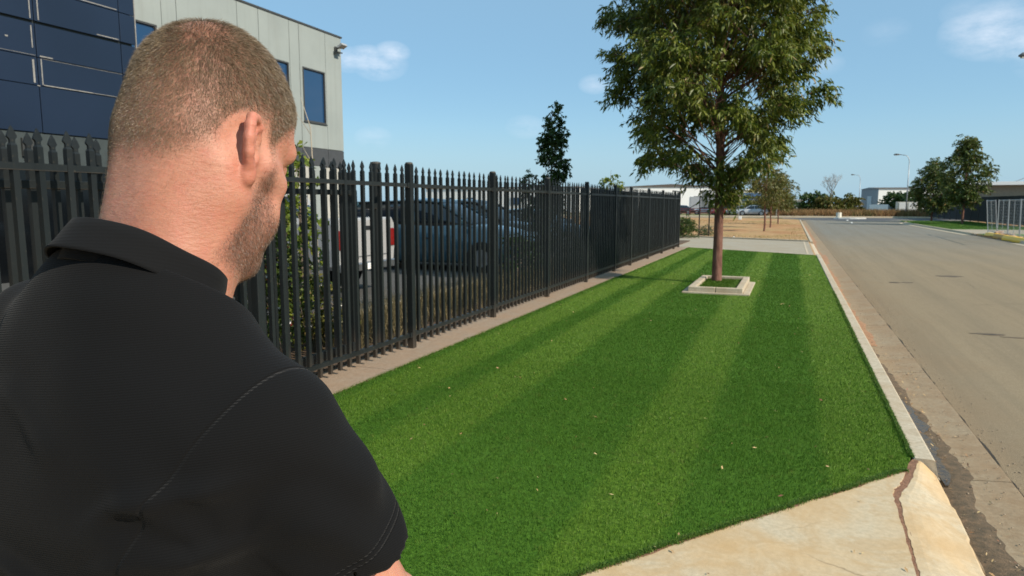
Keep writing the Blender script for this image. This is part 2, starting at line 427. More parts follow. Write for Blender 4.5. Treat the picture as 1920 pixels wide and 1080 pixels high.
b = MB(); b.prism([(.545, -8), (.60, -8), (.600, 2.6), (.614, 3.3), (.626, 3.84), (.642, 4.18), (.672, 4.30), (.710, 4.38), (.748, 4.50), (.780, 4.63), (.832, 4.86), (.80, 4.90), (.76, 4.80), (.71, 4.66), (.675, 4.52), (.640, 4.40), (.60, 4.32), (.585, 4.2), (.577, 3.84), (.565, 3.29), (.555, 2.5)], -.10, -.0078)
tag(b.build('soil_joint', M_red), 'red soil filling the crack between the driveway slabs', kind='structure')

# kerb and gutter, cast in lengths with open joints
kerb = empty('kerb', (0, 0, 0)); tag(kerb, 'pale concrete kerb and gutter along the lawn', kind='structure')
KP = [(-.12, -.15), (-.12, -.003), (-.112, .004), (-.012, .004), (.0, -.004), (.025, -.115), (.05, -.132), (.06, -.15)]
PP = [(.0, -.16), (.0, -.134), (.05, -.134), (.20, -.126), (.415, -.106), (.42, -.11), (.42, -.16)]
def seg(path, name, prof, mat, bev=0): return sweep(path, prof).build(name, mat, kerb)
y0 = 4.875
while y0 < 24.2:
    y1 = min(24.3, y0 + 2.44); seg([(.92, y0 + .004), (.92, y1 - .004)], 'kerb_stone', KP, M_kerb); y0 = y1
y0 = -8.0
for y1 in [-5, -2, 1.5, 4.965, 8.0, 11.0, 14.1, 17.1, 20.2, 24.3, 28.5, 32.7, 37, 41.5, 46, 50, 55, 60, 66, 72, 78]:
    seg([(.935, y0 + .006), (.935, y1 - .006)], 'gutter_slab', PP, M_gutter); y0 = y1
LB = [(-.40, -.15), (-.40, .0), (-.36, .0), (.0, -.10), (.05, -.132), (.06, -.15)]
seg([(.92, 24.31), (.92, 32.6)], 'layback', LB, M_kerb)
y0 = 32.62
while y0 < 77.9: y1 = min(78, y0 + 5.04); seg([(.92, y0 + .006), (.92, y1 - .006)], 'kerb_stone', KP, M_kerb); y0 = y1
seg(arc(-7.2, 78.0, 8.12, 0, 90, 14) + [(-60, 86.12)], 'kerb_stone', KP, M_kerb)
kr = empty('kerb', (0, 0, 0)); tag(kr, 'pale concrete kerb on the far side of the street', kind='structure')
pth = [(9.42, 45.2), (9.42, 70)] + arc(17.5, 70, 8.08, 180, 90, 12)[1:] + [(60, 78.08)]
def lft(path, prof): return sweep(path[::-1], prof)
lft(pth, [(-.12, -.15), (-.12, .02), (0.0, .02), (.03, -.09), (.40, -.10), (.40, -.15)]).build('kerb_stone', M_kerb, kr)
lft([(9.42, 20), (9.42, 36.4)], [(-.12, -.15), (-.12, .02), (0.0, .02), (.03, -.09), (.40, -.10), (.40, -.15)]).build('kerb_stone', M_kerb, kr)
lft([(-150, 99.3), (150, 99.3)][::-1], [(-.9, -.15), (-.9, .05), (0.0, .05), (.04, -.09), (.6, -.10), (.6, -.15)]).build('kerb_stone', M_kerb, kr)

# mud, dirt and standing water in the gutter
t = NT('gutter_mud'); n = t.noise(16, 6, .7); n2 = t.noise(90, 4, .7)
c = t.ramp(n, [(.30, (.055, .040, .024)), (.5, (.125, .080, .045)), (.7, (.24, .145, .08))]); c = t.mix(t.math('MULTIPLY', n2, .5), c, (.09, .07, .03))
t.set(color=c, rough=.85); b1 = t.bump(n2, .8, .006); t.bump(n, .6, .012, chain=b1); M_mud = t.m
def pan(x): return np.interp(x, [.935, .985, 1.135, 1.35], [-.134, -.134, -.126, -.106])
def band(name, ys, xl, xr, lift, mat, label, amp=.02, seed=3, cols=6, kind='structure'):
    rows = []
    for i, y_ in enumerate(ys):
        a = xl(y_) + amp * .3 * mnoise.noise(Vector((y_ * 6, 1.3, seed))); c = xr(y_) + amp * (mnoise.noise(Vector((y_ * 2.3, 4.1, seed))) + .6 * mnoise.noise(Vector((y_ * 9, 7.7, seed))))
        c = max(c, a + .006)
        rows.append([(a + (c - a) * k / cols, y_, float(pan(a + (c - a) * k / cols)) + lift * math.sin(math.pi * (k + .15) / (cols + .3)) + .002 * mnoise.noise(Vector((a * 30 + k, y_ * 30, seed)))) for k in range(cols + 1)])
    m = cols + 1; vs = [p for r_ in rows for p in r_]
    fs = [(i * m + k, i * m + k + 1, (i + 1) * m + k + 1, (i + 1) * m + k) for i in range(len(rows) - 1) for k in range(cols)]
    b = MB(); b.add(vs, fs); return tag(b.build(name, mat, smooth=True), label, kind=kind)
band('mud', np.arange(.2, 9.6, .035), lambda y: .935, lambda y: float(np.interp(y, [0, 2.6, 3.3, 4.0, 4.6, 5.0, 5.6, 6.2, 7.0, 8.5, 9.6], [1.12, 1.16, 1.17, 1.10, 1.07, 1.15, 1.13, 1.09, 1.06, 1.01, .98])), .010, M_mud, 'wet brown mud lying in the gutter', amp=.05)
t = NT('gutter_dust'); n = t.noise(9, 6, .7); t.set(color=t.ramp(n, [(.3, (.26, .125, .06)), (.6, (.38, .21, .11))]), rough=.95); t.bump(n, .5, .01); M_dust = t.m
band('dirt', np.arange(9.4, 34, .09), lambda y: .94, lambda y: 1.04 + .03 * math.sin(y * .8) + (.1 if 22 < y < 26 else 0), .006, M_dust, 'rusty dirt gathered against the kerb', amp=.05, seed=8)
band('dirt', np.arange(34, 60, .15), lambda y: .94, lambda y: 1.12, .008, M_dust, 'rusty dirt gathered against the kerb', amp=.14, seed=9)
t = NT('puddle_water'); n = t.noise(25, 3, .5); n9 = t.noise(30, 5, .7); t.set(color=t.ramp(n9, [(.4, (.060, .046, .030)), (.6, (.13, .10, .065))]), rough=t.ramp(n9, [(.4, .12), (.62, .55)]), spec=.28, ior=1.33); t.bump(n, .06, .002); M_water = t.m
pts = []
for y_ in np.arange(4.78, 6.90, .04): pts.append((.955 + .010 * math.sin(y_ * 7), float(y_)))
for y_ in np.arange(6.90, 4.76, -.04): pts.append((.972 + max(.0, math.sin((float(y_) - 4.76) / 2.15 * math.pi)) ** .7 * (.085 + .075 * mnoise.noise(Vector((float(y_) * 3.4, .4, 2))) + .03 * mnoise.noise(Vector((float(y_) * 13, .4, 2)))), float(y_)))
b = MB(); b.prism(pts, -.150, -.1155); tag(b.build('puddle', M_water), 'shallow puddle lying in the gutter', kind='structure')
# dark crumbled line where the asphalt meets the gutter
g = random.Random(9); pa, pb_ = [], []
for y_ in np.arange(-2, 26, .04):
    a_ = 1.359 + .008 * mnoise.noise(Vector((y_ * 2.2, 0, 0))); pa.append((a_, float(y_))); pb_.append((a_ + max(.0012, .004 + .022 * mnoise.noise(Vector((y_ * 1.7, 5, 0))) + .010 * mnoise.noise(Vector((y_ * 8, 9, 0)))), float(y_)))
M_gap = plain('gap_dirt', (.035, .028, .02), .95)
b = MB(); vs = [(x, y, -.1085) for x, y in pa] + [(x, y, -.1085) for x, y in pb_]; n = len(pa); b.add(vs, [(i, n + i, n + i + 1, i + 1) for i in range(n - 1)]); tag(b.build('asphalt_joint', M_gap), 'dark open joint between gutter and asphalt', kind='structure')

# stones and crumbs in the gutter and along the joint
def pebbles(name, label, n, fx, size, mat, seed=1):
    g = np.random.default_rng(seed); oct_v = np.array([(1, 0, 0), (-1, 0, 0), (0, 1, 0), (0, -1, 0), (0, 0, 1), (0, 0, -.6)]); oct_f = np.array([(0, 2, 4), (2, 1, 4), (1, 3, 4), (3, 0, 4), (2, 0, 5), (1, 2, 5), (3, 1, 5), (0, 3, 5)])
    P = np.array([fx(g) for _ in range(n)]); S = size * (.4 + g.random((n, 1, 1)) ** 2 * 1.6)
    V = (oct_v[None] * (.7 + .5 * g.random((n, 6, 1)))) * S * np.array((1, 1, .7)) + P[:, None, :]
    F = (oct_f[None] + 6 * np.arange(n)[:, None, None]).reshape(-1, 3)
    return tag(put(name, np_mesh(name, V.reshape(-1, 3), F), mat), label, kind='stuff')
M_peb = plain('pebble', (.30, .23, .16), .85, var=.5, scale=40)
pebbles('gutter_pebbles', 'small stones and crumbs scattered in the gutter', 900, lambda g: (lambda x, y: (x, y, float(pan(x)) + .008))(g.uniform(.95, 1.34) ** 1.0 - .0, 2.5 + 10 * g.random() ** 1.5), .0045, M_peb, 2)
pebbles('road_grit', 'loose grit along the edge of the asphalt', 700, lambda g: (1.37 + abs(g.normal(0, .10)), 3 + 14 * g.random() ** 1.4, -.109), .0045, M_peb, 3)

# second driveway past the lawn and its kerb edging
dr2 = [(-3.62, 26.68), (.735, 24.12), (.735, 32.45), (-14, 39.8), (-14, 32.8)]
b = MB(); b.prism(dr2, -.12, -.006); tag(b.build('driveway', M_grey), 'grey concrete driveway crossing beyond the striped lawn', kind='structure')
b = MB(); b.prism([(-14, 39.82), (.74, 32.47), (.74, 32.75), (-14, 40.1)], -.12, .05); tag(b.build('edging', M_kerb), 'pale concrete edging at the back of the second driveway', kind='structure')
b = MB(); b.prism([(-3.62, 26.66), (.735, 24.10), (.735, 23.92), (-3.62, 26.48)][::-1], -.12, .006); tag(b.build('edging', M_kerb), 'thin pale edging between lawn and second driveway', kind='structure')
# mowing strip under the fence, in cast lengths
ms = empty('footing_strip', (0, 0, 0)); tag(ms, 'pinkish concrete strip running under the fence', kind='structure')
y0 = -.6
while y0 < 26.6:
    y1 = min(26.65, y0 + 3.1); b = MB(); b.bbox(-4.10, -3.56, y0 + .004, y1 - .004, -.12, .012); b.build('slab', M_strip, ms); y0 = y1
# car park behind the fence
t = NT('carpark_asphalt'); n = t.noise(60, 4, .6); t.set(color=t.ramp(n, [(.3, (.05, .05, .05)), (.7, (.09, .088, .082))]), rough=.9); M_cp = t.m
b = MB(); b.bbox(-15.0, -5.75, 1.05, 34, -.12, -.004); tag(b.build('car_park', M_cp), 'asphalt car park behind the fence', kind='structure')
b = MB(); b.bbox(-5.75, -5.62, 1.05, 31, -.12, .10); tag(b.build('kerb', M_kerb), 'kerb between car park and garden bed', kind='structure')
t = NT('mulch'); n = t.noise(30, 5, .7); t.set(color=t.ramp(n, [(.3, (.05, .03, .018)), (.7, (.15, .095, .055))]), rough=.95); t.bump(n, .8, .03); M_mulch = t.m
b = MB(); b.bbox(-5.61, -4.11, 1.05, 31, -.12, .03); tag(b.build('garden_bed', M_mulch), 'mulched garden bed behind the fence', kind='structure')

# ---------------------------------------------------------------- lawn
LAWN = rag(NEAR, 7, .006, 3) + [(-3.57, 26.44), (.735, 23.88), (.79, 23.8), (.795, 4.95)]
LIGHT = [(-3.45, -2.95), (-2.62, -2.08), (-1.0, -.50), (.27, .80)]      # X bands mown away from the camera, also tinted as if catching more light
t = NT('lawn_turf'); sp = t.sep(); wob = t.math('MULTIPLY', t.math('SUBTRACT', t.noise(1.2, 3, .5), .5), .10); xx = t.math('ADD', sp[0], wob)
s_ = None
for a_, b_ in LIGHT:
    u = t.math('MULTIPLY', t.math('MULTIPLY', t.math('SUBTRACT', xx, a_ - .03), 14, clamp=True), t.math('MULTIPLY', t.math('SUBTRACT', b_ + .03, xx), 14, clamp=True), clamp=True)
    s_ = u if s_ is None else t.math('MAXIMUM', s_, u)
n1 = t.noise(55, 4, .7); n2 = t.noise(3.2, 5, .6); n3 = t.noise(9, 5, .7, dist=.8)
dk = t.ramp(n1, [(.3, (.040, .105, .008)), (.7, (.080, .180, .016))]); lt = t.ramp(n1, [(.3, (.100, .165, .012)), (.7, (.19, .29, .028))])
c = t.mix(t.math('MULTIPLY', s_, .38), dk, lt)  # brighter look of the leaning stripes put into the turf colour
c = t.mix(t.math('MULTIPLY', t.ramp(n2, [(.45, 0.0), (.7, 1.0)]), .35), c, (.075, .15, .020))
c = t.mix(t.math('MULTIPLY', t.ramp(n3, [(.62, 0.0), (.78, 1.0)]), .45), c, (.15, .14, .04))
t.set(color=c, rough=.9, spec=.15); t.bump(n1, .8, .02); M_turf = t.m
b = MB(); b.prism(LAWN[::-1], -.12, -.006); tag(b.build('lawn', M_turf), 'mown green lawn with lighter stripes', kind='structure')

def in_poly(P, poly):
    x, y = P[:, 0], P[:, 1]; ins = np.zeros(len(P), bool); n = len(poly)
    for i in range(n):
        x1, y1 = poly[i]; x2, y2 = poly[(i + 1) % n]
        cnd = ((y1 > y) != (y2 > y)) & (x < (x2 - x1) * (y - y1) / (y2 - y1 + 1e-12) + x1); ins ^= cnd
    return ins
def blades(poly, y0, y1, dens, L, W, g, x0=-3.57, x1=.80, hole=None):
    n = int(dens * (x1 - x0) * (y1 - y0)); P = np.stack([g.uniform(x0, x1, n), g.uniform(y0, y1, n)], 1)
    P = P[in_poly(P, poly)]
    # only where this camera or one a step aside can see
    if hole is not None: P = P[~((P[:, 0] > hole[0]) & (P[:, 0] < hole[1]) & (P[:, 1] > hole[2]) & (P[:, 1] < hole[3]))]
    n = len(P); wobx = P[:, 0] + .02 * np.sin(P[:, 1] * 1.7)
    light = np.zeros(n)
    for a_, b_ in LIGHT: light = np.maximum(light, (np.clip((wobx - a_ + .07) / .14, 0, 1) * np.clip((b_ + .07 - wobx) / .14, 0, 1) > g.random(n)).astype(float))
    light = light * (g.random(n) < np.clip(.30 + .70 * (P[:, 1] - 5) / 7, .30, 1))  # stripes thinned near the camera, where their contrast fades with the view
    a = g.uniform(0, 2 * np.pi, n); lean = np.stack([np.cos(a) * .45, np.sin(a) * .45 + np.where(light > 0, .55, -.35)], 1)
    l = L * (.55 + .7 * g.random(n)); w = W * (.7 + .6 * g.random(n)) / 2
    s = g.uniform(0, 2 * np.pi, n); sd = np.stack([np.cos(s), np.sin(s)], 1) * w[:, None]
    z0 = np.full((n, 1), -.006)
    A = np.hstack([P - sd, z0]); B = np.hstack([P + sd, z0])
    mid = np.hstack([P + lean * (l * .30)[:, None], (l * .62)[:, None] - .004])
    T = np.hstack([P + lean * (l * .85)[:, None], (l * .90)[:, None] - .004])
    m1 = mid.copy(); m1[:, :2] -= sd * .8; m2 = mid.copy(); m2[:, :2] += sd * .8
    V = np.stack([A, B, m2, m1, T], 1).reshape(-1, 3); k = np.arange(n) * 5
    F = np.concatenate([np.stack([k, k + 1, k + 2], 1), np.stack([k, k + 2, k + 3], 1), np.stack([k + 3, k + 2, k + 4], 1)])
    return V, F, np.repeat(g.random(n), 5), np.repeat(light, 5)
def grass_obj(parts, name, mat, label):
    Vs, Fs, Rn, Li, n = [], [], [], [], 0
    for V, F, r, l in parts: Vs.append(V); Fs.append(F + n); Rn.append(r); Li.append(l); n += len(V)
    me = np_mesh(name, np.concatenate(Vs), np.concatenate(Fs)); attr(me, 'rnd', np.concatenate(Rn)); attr(me, 'light', np.concatenate(Li))
    return tag(put(name, me, mat), label, kind='stuff')
t = NT('grass_blade'); r = t.attr('rnd'); l = t.attr('light'); pn = t.noise(2.6, 4, .6); p3 = t.noise(10, 4, .65)
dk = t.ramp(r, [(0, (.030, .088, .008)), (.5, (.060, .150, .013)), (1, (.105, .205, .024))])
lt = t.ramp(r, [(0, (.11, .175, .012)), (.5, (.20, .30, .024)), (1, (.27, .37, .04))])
c = t.mix(t.math('MULTIPLY', l, .42), dk, lt); c = t.mix(t.math('MULTIPLY', t.ramp(pn, [(.45, 0.0), (.7, 1.0)]), .35), c, (.10, .19, .025))  # stripes painted lighter too, adding to the light their lean catches
c = t.mix(t.math('MULTIPLY', t.ramp(p3, [(.56, 0.0), (.72, 1.0)]), .50), c, (.20, .19, .05))
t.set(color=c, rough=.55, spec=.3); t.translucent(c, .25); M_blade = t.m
g = np.random.default_rng(11)
hole = (-1.86, -.62, 12.70, 15.2)
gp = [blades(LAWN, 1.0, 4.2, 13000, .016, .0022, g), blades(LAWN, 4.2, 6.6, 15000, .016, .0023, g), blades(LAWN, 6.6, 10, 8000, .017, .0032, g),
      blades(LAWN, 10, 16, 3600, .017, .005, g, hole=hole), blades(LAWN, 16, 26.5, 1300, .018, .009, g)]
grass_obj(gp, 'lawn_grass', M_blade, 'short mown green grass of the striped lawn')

# fallen leaves on the lawn and driveway
def leaf_litter(name, label, P, size, mat, seed):
    g = np.random.default_rng(seed); n = len(P); a = g.uniform(0, 2 * np.pi, n); s = size * (.5 + g.random(n))
    d = np.stack([np.cos(a), np.sin(a), g.normal(0, .25, n)], 1); q = np.stack([-np.sin(a), np.cos(a), g.normal(0, .5, n)], 1)
    up = np.array((0, 0, 1.0))
    V = np.stack([P - d * s[:, None], P + q * s[:, None] * .34 + up * .004, P + d * s[:, None] + up * .006, P - q * s[:, None] * .34 + up * .004], 1).reshape(-1, 3)
    k = np.arange(n) * 4; F = np.concatenate([np.stack([k, k + 1, k + 2], 1), np.stack([k, k + 2, k + 3], 1)])
    me = np_mesh(name, V, F); attr(me, 'rnd', np.repeat(g.random(n), 4)); return tag(put(name, me, mat), label, kind='stuff')
t = NT('dead_leaf'); c = t.ramp(t.attr('rnd'), [(0, (.22, .10, .04)), (.4, (.42, .25, .10)), (.8, (.50, .38, .18)), (1, (.30, .08, .05))]); t.set(color=c, rough=.7); M_dead = t.m
g = np.random.default_rng(5); P = np.stack([g.uniform(-3.4, .75, 230), 3 + 14 * g.random(230) ** 1.2, np.full(230, .012)], 1); P = P[in_poly(P[:, :2], LAWN)]
leaf_litter('fallen_leaves', 'dry fallen leaves scattered over the lawn', P, .013, M_dead, 6)
P = np.stack([g.uniform(-.6, .9, 26), g.uniform(2.6, 4.6, 26), np.full(26, .004)], 1); P = P[~in_poly(P[:, :2], LAWN)]
P = P[P[:, 0] < .58]
leaf_litter('fallen_leaves', 'few small brown leaves lying on the driveway', P, .012, M_dead, 7)
P = np.stack([g.uniform(.95, 1.25, 160), 3 + 6 * g.random(160), np.full(160, -.114)], 1)
leaf_litter('fallen_leaves', 'dead leaves and scraps in the muddy gutter', P, .012, M_dead, 8)

# weeds and dry tufts on the vacant lot
def tufts(name, label, P, L, W, per, mat, seed, spread=.07, upright=.8):
    g = np.random.default_rng(seed); n = len(P) * per; B0 = np.repeat(P, per, 0) + np.hstack([g.normal(0, spread, (n, 2)), np.zeros((n, 1))])
    a = g.uniform(0, 2 * np.pi, n); l = L * (.4 + .9 * g.random(n)); sd = np.stack([np.cos(a), np.sin(a), a * 0], 1) * (W / 2)
    ln = np.stack([g.normal(0, .4, n), g.normal(0, .4, n), np.full(n, upright)], 1); ln /= np.linalg.norm(ln, axis=1)[:, None]
    T = B0 + ln * l[:, None]; V = np.stack([B0 - sd, B0 + sd, T], 1).reshape(-1, 3); F = (np.arange(n) * 3)[:, None] + np.array((0, 1, 2))
    me = np_mesh(name, V, F); attr(me, 'rnd', np.repeat(g.random(n), 3)); return tag(put(name, me, mat), label, kind='stuff')
t = NT('dry_grass'); c = t.ramp(t.attr('rnd'), [(0, (.20, .12, .05)), (.5, (.42, .29, .13)), (.85, (.50, .38, .19)), (1, (.13, .17, .04))]); t.set(color=c, rough=.8, spec=.1); t.translucent(c, .2); M_dry = t.m
g = np.random.default_rng(13); P = np.stack([g.uniform(-18, .6, 5200), 33.5 + 44 * g.random(5200) ** 1.3, np.full(5200, -.02)], 1); P = P[np.array([mnoise.noise(Vector((p_[0] * .22, p_[1] * .10, 4.0))) > -.02 for p_ in P])]; P = P[(P[:, 1] > 33.2 + (.74 - P[:, 0]) * .5)]
tufts('dry_grass', 'dead straw coloured grass tufts over the vacant lot', P, .08, .02, 6, M_dry, 14, .22, .45)

# ragged lawn edges: runners of grass hanging over the concrete and a thin line of red soil
def edge_blades(path, n, g, spread=.018, out=1.0):
    path = [Vector((p[0], p[1], 0)) for p in path]; Ls = [(b - a).length for a, b in zip(path, path[1:])]; tot = sum(Ls)
    P, Nn = [], []
    for _ in range(n):
        s = g.random() * tot; i = 0
        while s > Ls[i] and i < len(Ls) - 1: s -= Ls[i]; i += 1
        a, b = path[i], path[i + 1]; t_ = (b - a).normalized(); nn = Vector((t_.y, -t_.x, 0)) * out
        q = a + t_ * s; w_ = mnoise.noise(q * 7) * .8 + .5 * mnoise.noise(q * 23)
        q = q + nn * (g.normal(-spread * .25, spread * .5) + spread * .7 * w_); P.append((q.x, q.y)); Nn.append((nn.x, nn.y))
    P = np.array(P); Nn = np.array(Nn); a = g.uniform(0, 2 * np.pi, n)
    lean = Nn * g.uniform(-.3, .5, (n, 1)) + np.stack([np.cos(a), np.sin(a)], 1) * .55
    l = .022 * (.5 + .9 * g.random(n)); w = .0026 * (.7 + .6 * g.random(n)) / 2; s = g.uniform(0, 2 * np.pi, n); sd = np.stack([np.cos(s), np.sin(s)], 1) * w[:, None]
    z0 = np.full((n, 1), -.002); A = np.hstack([P - sd, z0]); B = np.hstack([P + sd, z0]); mid = np.hstack([P + lean * (l * .4)[:, None], (l * .55)[:, None]]); T = np.hstack([P + lean * l[:, None], (l * .55)[:, None]])
    m1 = mid.copy(); m1[:, :2] -= sd * .8; m2 = mid.copy(); m2[:, :2] += sd * .8
    V = np.stack([A, B, m2, m1, T], 1).reshape(-1, 3); k = np.arange(n) * 5
    F = np.concatenate([np.stack([k, k + 1, k + 2], 1), np.stack([k, k + 2, k + 3], 1), np.stack([k + 3, k + 2, k + 4], 1)])
    return V, F, np.repeat(g.random(n), 5), np.repeat((g.random(n) < .45).astype(float), 5)
g = np.random.default_rng(91)
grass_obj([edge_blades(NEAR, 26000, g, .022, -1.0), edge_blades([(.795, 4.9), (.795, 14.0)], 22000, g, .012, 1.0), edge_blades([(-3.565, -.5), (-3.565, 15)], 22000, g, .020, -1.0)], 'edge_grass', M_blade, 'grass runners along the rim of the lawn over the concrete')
so = []
for i, (x, y) in enumerate(rag(NEAR, 14, .002, 5)): so.append((x, y))
dirn = Vector((-.64, -.77)); outer = []
for (x, y) in so[::-1]:
    w_ = .014 + .016 * mnoise.noise(Vector((x * 9, y * 9, 1.0))) + .008 * mnoise.noise(Vector((x * 31, y * 31, 1.0))); w_ = max(.002, w_)
    outer.append((x + .77 * w_, y - .64 * w_))
inner = [(x - .77 * .002, y + .64 * .002) for x, y in so]
b = MB(); n = len(so); oo = outer[::-1]
b.add([(x, y, .0022) for x, y in inner] + [(x, y, .0022) for x, y in oo], [(i, n + i, n + i + 1, i + 1) for i in range(n - 1)])
tag(b.build('soil_edge', M_red), 'thin line of red soil between lawn and driveway', kind='structure')
# ================================================================ the spear-topped steel fence
t = NT('black_steel'); n = t.noise(3, 5, .65, vec=t.coord((1, 1, .25))); n2 = t.noise(45, 4, .7)
c = t.ramp(n, [(.3, (.006, .008, .0085)), (.7, (.014, .018, .0185))]); c = t.mix(t.math('MULTIPLY', t.ramp(n2, [(.60, 0.0), (.75, 1.0)]), .40), c, (.11, .09, .06))
c = t.mix(t.math('MULTIPLY', t.rnd(), .30), c, (.024, .027, .027)); dz_ = t.ramp(t.sep(src='Generated')[2], [(.0, 1.0), (.14, 0.0)]); c = t.mix(t.math('MULTIPLY', t.math('MULTIPLY', dz_, n), .5), c, (.16, .11, .07))
t.set(color=c, rough=.45, spec=.32); M_steel = t.m
M_cap = plain('weathered_cap', (.075, .07, .06), .6, var=.3, scale=30)
FX = -3.90
POSTS = [1.0, 1.86, 4.22, 6.59, 8.86, 11.20, 13.65, 16.09, 17.85, 20.24, 22.62, 25.1, 26.2]
def picket_mesh(w, h0, h1, spear, name='picket'):
    """square tube with a pressed, pinched spear head"""
    b = MB(); r = w / 2
    b.box((0, 0, (h0 + h1) / 2), (w, w, h1 - h0))
    # flattened neck, barbs and point
    zz = [(0, r, r), (.012, r * .55, r * .75), (.030, r * .50, r * .8), (.044, r * .45, r * 1.50), (.052, r * .40, r * 1.45), (.080, r * .30, r * .80), (spear, .0012, .0015)]
    vs = []; fs = []
    for z, rx, ry in zz: vs += [(-rx, -ry, h1 + z), (rx, -ry, h1 + z), (rx, ry, h1 + z), (-rx, ry, h1 + z)]
    for i in range(len(zz) - 1):
        for k in range(4): fs.append((i * 4 + k, i * 4 + (k + 1) % 4, (i + 1) * 4 + (k + 1) % 4, (i + 1) * 4 + k))
    fs.append((len(zz) * 4 - 4, len(zz) * 4 - 3, len(zz) * 4 - 2, len(zz) * 4 - 1)); b.add(vs, fs)
    me = b.mesh(name); me.materials.append(M_steel)
    import bmesh
    bm = bmesh.new(); bm.from_mesh(me); bmesh.ops.recalc_face_normals(bm, faces=bm.faces); bm.to_mesh(me); bm.free()
    return me
fence = empty('steel_fence', (FX, 0, 0)); tag(fence, 'long black steel picket fence with spear tops beside the lawn', 'fence')
pk = picket_mesh(.034, .055, 1.935, .105)
def post(y, h=2.055, w=.075):
    b = MB(); b.box((0, 0, h / 2), (w, w, h)); o = b.build('post', M_steel, fence, (0, y, 0), bevel=.006)
    c = MB(); c.tube([(0, 0, h), (0, 0, h + .012), (0, 0, h + .020)], [w * .56, w * .56, w * .40], 16); c.build('post_cap', M_cap, o)
    return o
for y in POSTS: post(y)
for y0, y1 in zip(POSTS, POSTS[1:]):
    n = max(2, round((y1 - y0) / .1478)); a, b_ = y0 + .038, y1 - .038
    for z in (1.825, .165):
        b = MB(); b.box((0, (a + b_) / 2, z), (.040, b_ - a - .002, .040 if z > 1 else .045)); b.build('rail', M_steel, fence)
        for yy in (a, b_):
            br = MB(); br.box((.024, yy + (.012 if yy == a else -.012), z), (.010, .05, .055)); br.build('bracket', M_steel, fence)
    for k in range(1, n):
        o = put('picket', pk, None, fence, (0, y0 + (y1 - y0) * k / n, random.uniform(-.003, .003))); o.rotation_euler = (random.gauss(0, .0040), random.gauss(0, .002), random.gauss(0, .05))
# end frame of square tube at the far corner, with three openings on top
e = MB()
for y in (24.6, 25.2, 25.75, 26.3): e.tube([(0, y, 1.93), (0, y, 2.07)], .018, 6)
e.box((0, 25.45, 2.085), (.03, 1.74, .03)); e.build('corner_frame', M_steel, fence)

# sliding gate leaf parked open behind the fence
GX = -4.14
gate = empty('sliding_gate', (GX, 0, 0)); tag(gate, 'black sliding gate leaf parked open behind the near part of the fence', 'gate')
gp_ = picket_mesh(.034, .10, 1.935, .105)
for z, h in ((1.735, .05), (.16, .09)):
    b = MB(); b.box((0, 3.45, z), (.05, 4.9, h)); b.build('rail', M_steel, gate, bevel=.003)
for y in (1.02, 5.88):
    b = MB(); b.box((0, y, .93), (.06, .06, 1.66)); b.build('stile', M_steel, gate, bevel=.004)
for k in range(34):
    put('picket', gp_, None, gate, (.0, 1.12 + k * .1425, -.005))
gpost = empty('gate_post', (-4.15, 6.32, 0)); tag(gpost, 'stout black round guide post just left of the tall fence post', 'post')
b = MB(); b.tube([(0, 0, 0), (0, 0, 2.05)], .052, 20); b.build('post', M_steel, gpost, smooth=False)
b = MB(); b.tube([(0, 0, 2.05), (0, 0, 2.063), (0, 0, 2.072)], [.055, .055, .03], 20); b.build('post_cap', M_cap, gpost)
b = MB(); b.box((.0, -.1, 1.6), (.06, .16, .06)); b.build('guide_arm', M_steel, gpost)

# post-and-sign frame at the end of the second driveway
gf = empty('sign_stand', (-4.45, 36.9, 0)); tag(gf, 'tall narrow black steel frame holding two grey plates beside the second driveway', 'sign stand')
for x in (0, .50): 
    b = MB(); b.tube([(x, 0, -.02), (x, 0, 2.35)], .032, 8); b.build('post', M_steel, gf)
b = MB(); b.tube([(.0, 0, 2.35)] + [(.25 + .25 * math.cos(a), 0, 2.35 + .22 * math.sin(a)) for a in np.linspace(math.pi, 0, 9)], .02, 6); b.build('arch', M_steel, gf)
for z in (2.30, 1.98, 1.42):
    b = MB(); b.box((.25, 0, z), (.5, .03, .035)); b.build('crossbar', M_steel, gf)
b = MB(); b.box((.25, 0, .02), (.5, .03, .035)); b.build('crossbar', M_steel, gf)
M_plate = plain('grey_plate', (.22, .23, .23), .6)
for z in (2.14, 1.70): b = MB(); b.box((.25, -.02, z), (.36, .01, .24 if z > 2 else .46)); b.build('plate', M_plate, gf)
b = MB(); b.tube([(0, .05, 1.75), (-1.9, -.6, .45)], .022, 6); b.build('stay', M_steel, gf)
# low continuation of the fence behind the second driveway
hoop = empty('hoop_rail', (-6.2, 38, 0)); tag(hoop, 'thin grey hooped rail beyond the far corner of the fence', 'rail')
b = MB(); b.tube([(-.9, 0, 0), (-.9, 0, 1.95), (-.8, 0, 2.05), (.35, 0, 2.05), (.5, 0, 1.93), (.52, 0, 0)], .022, 6); b.build('hoop', M_plate, hoop)
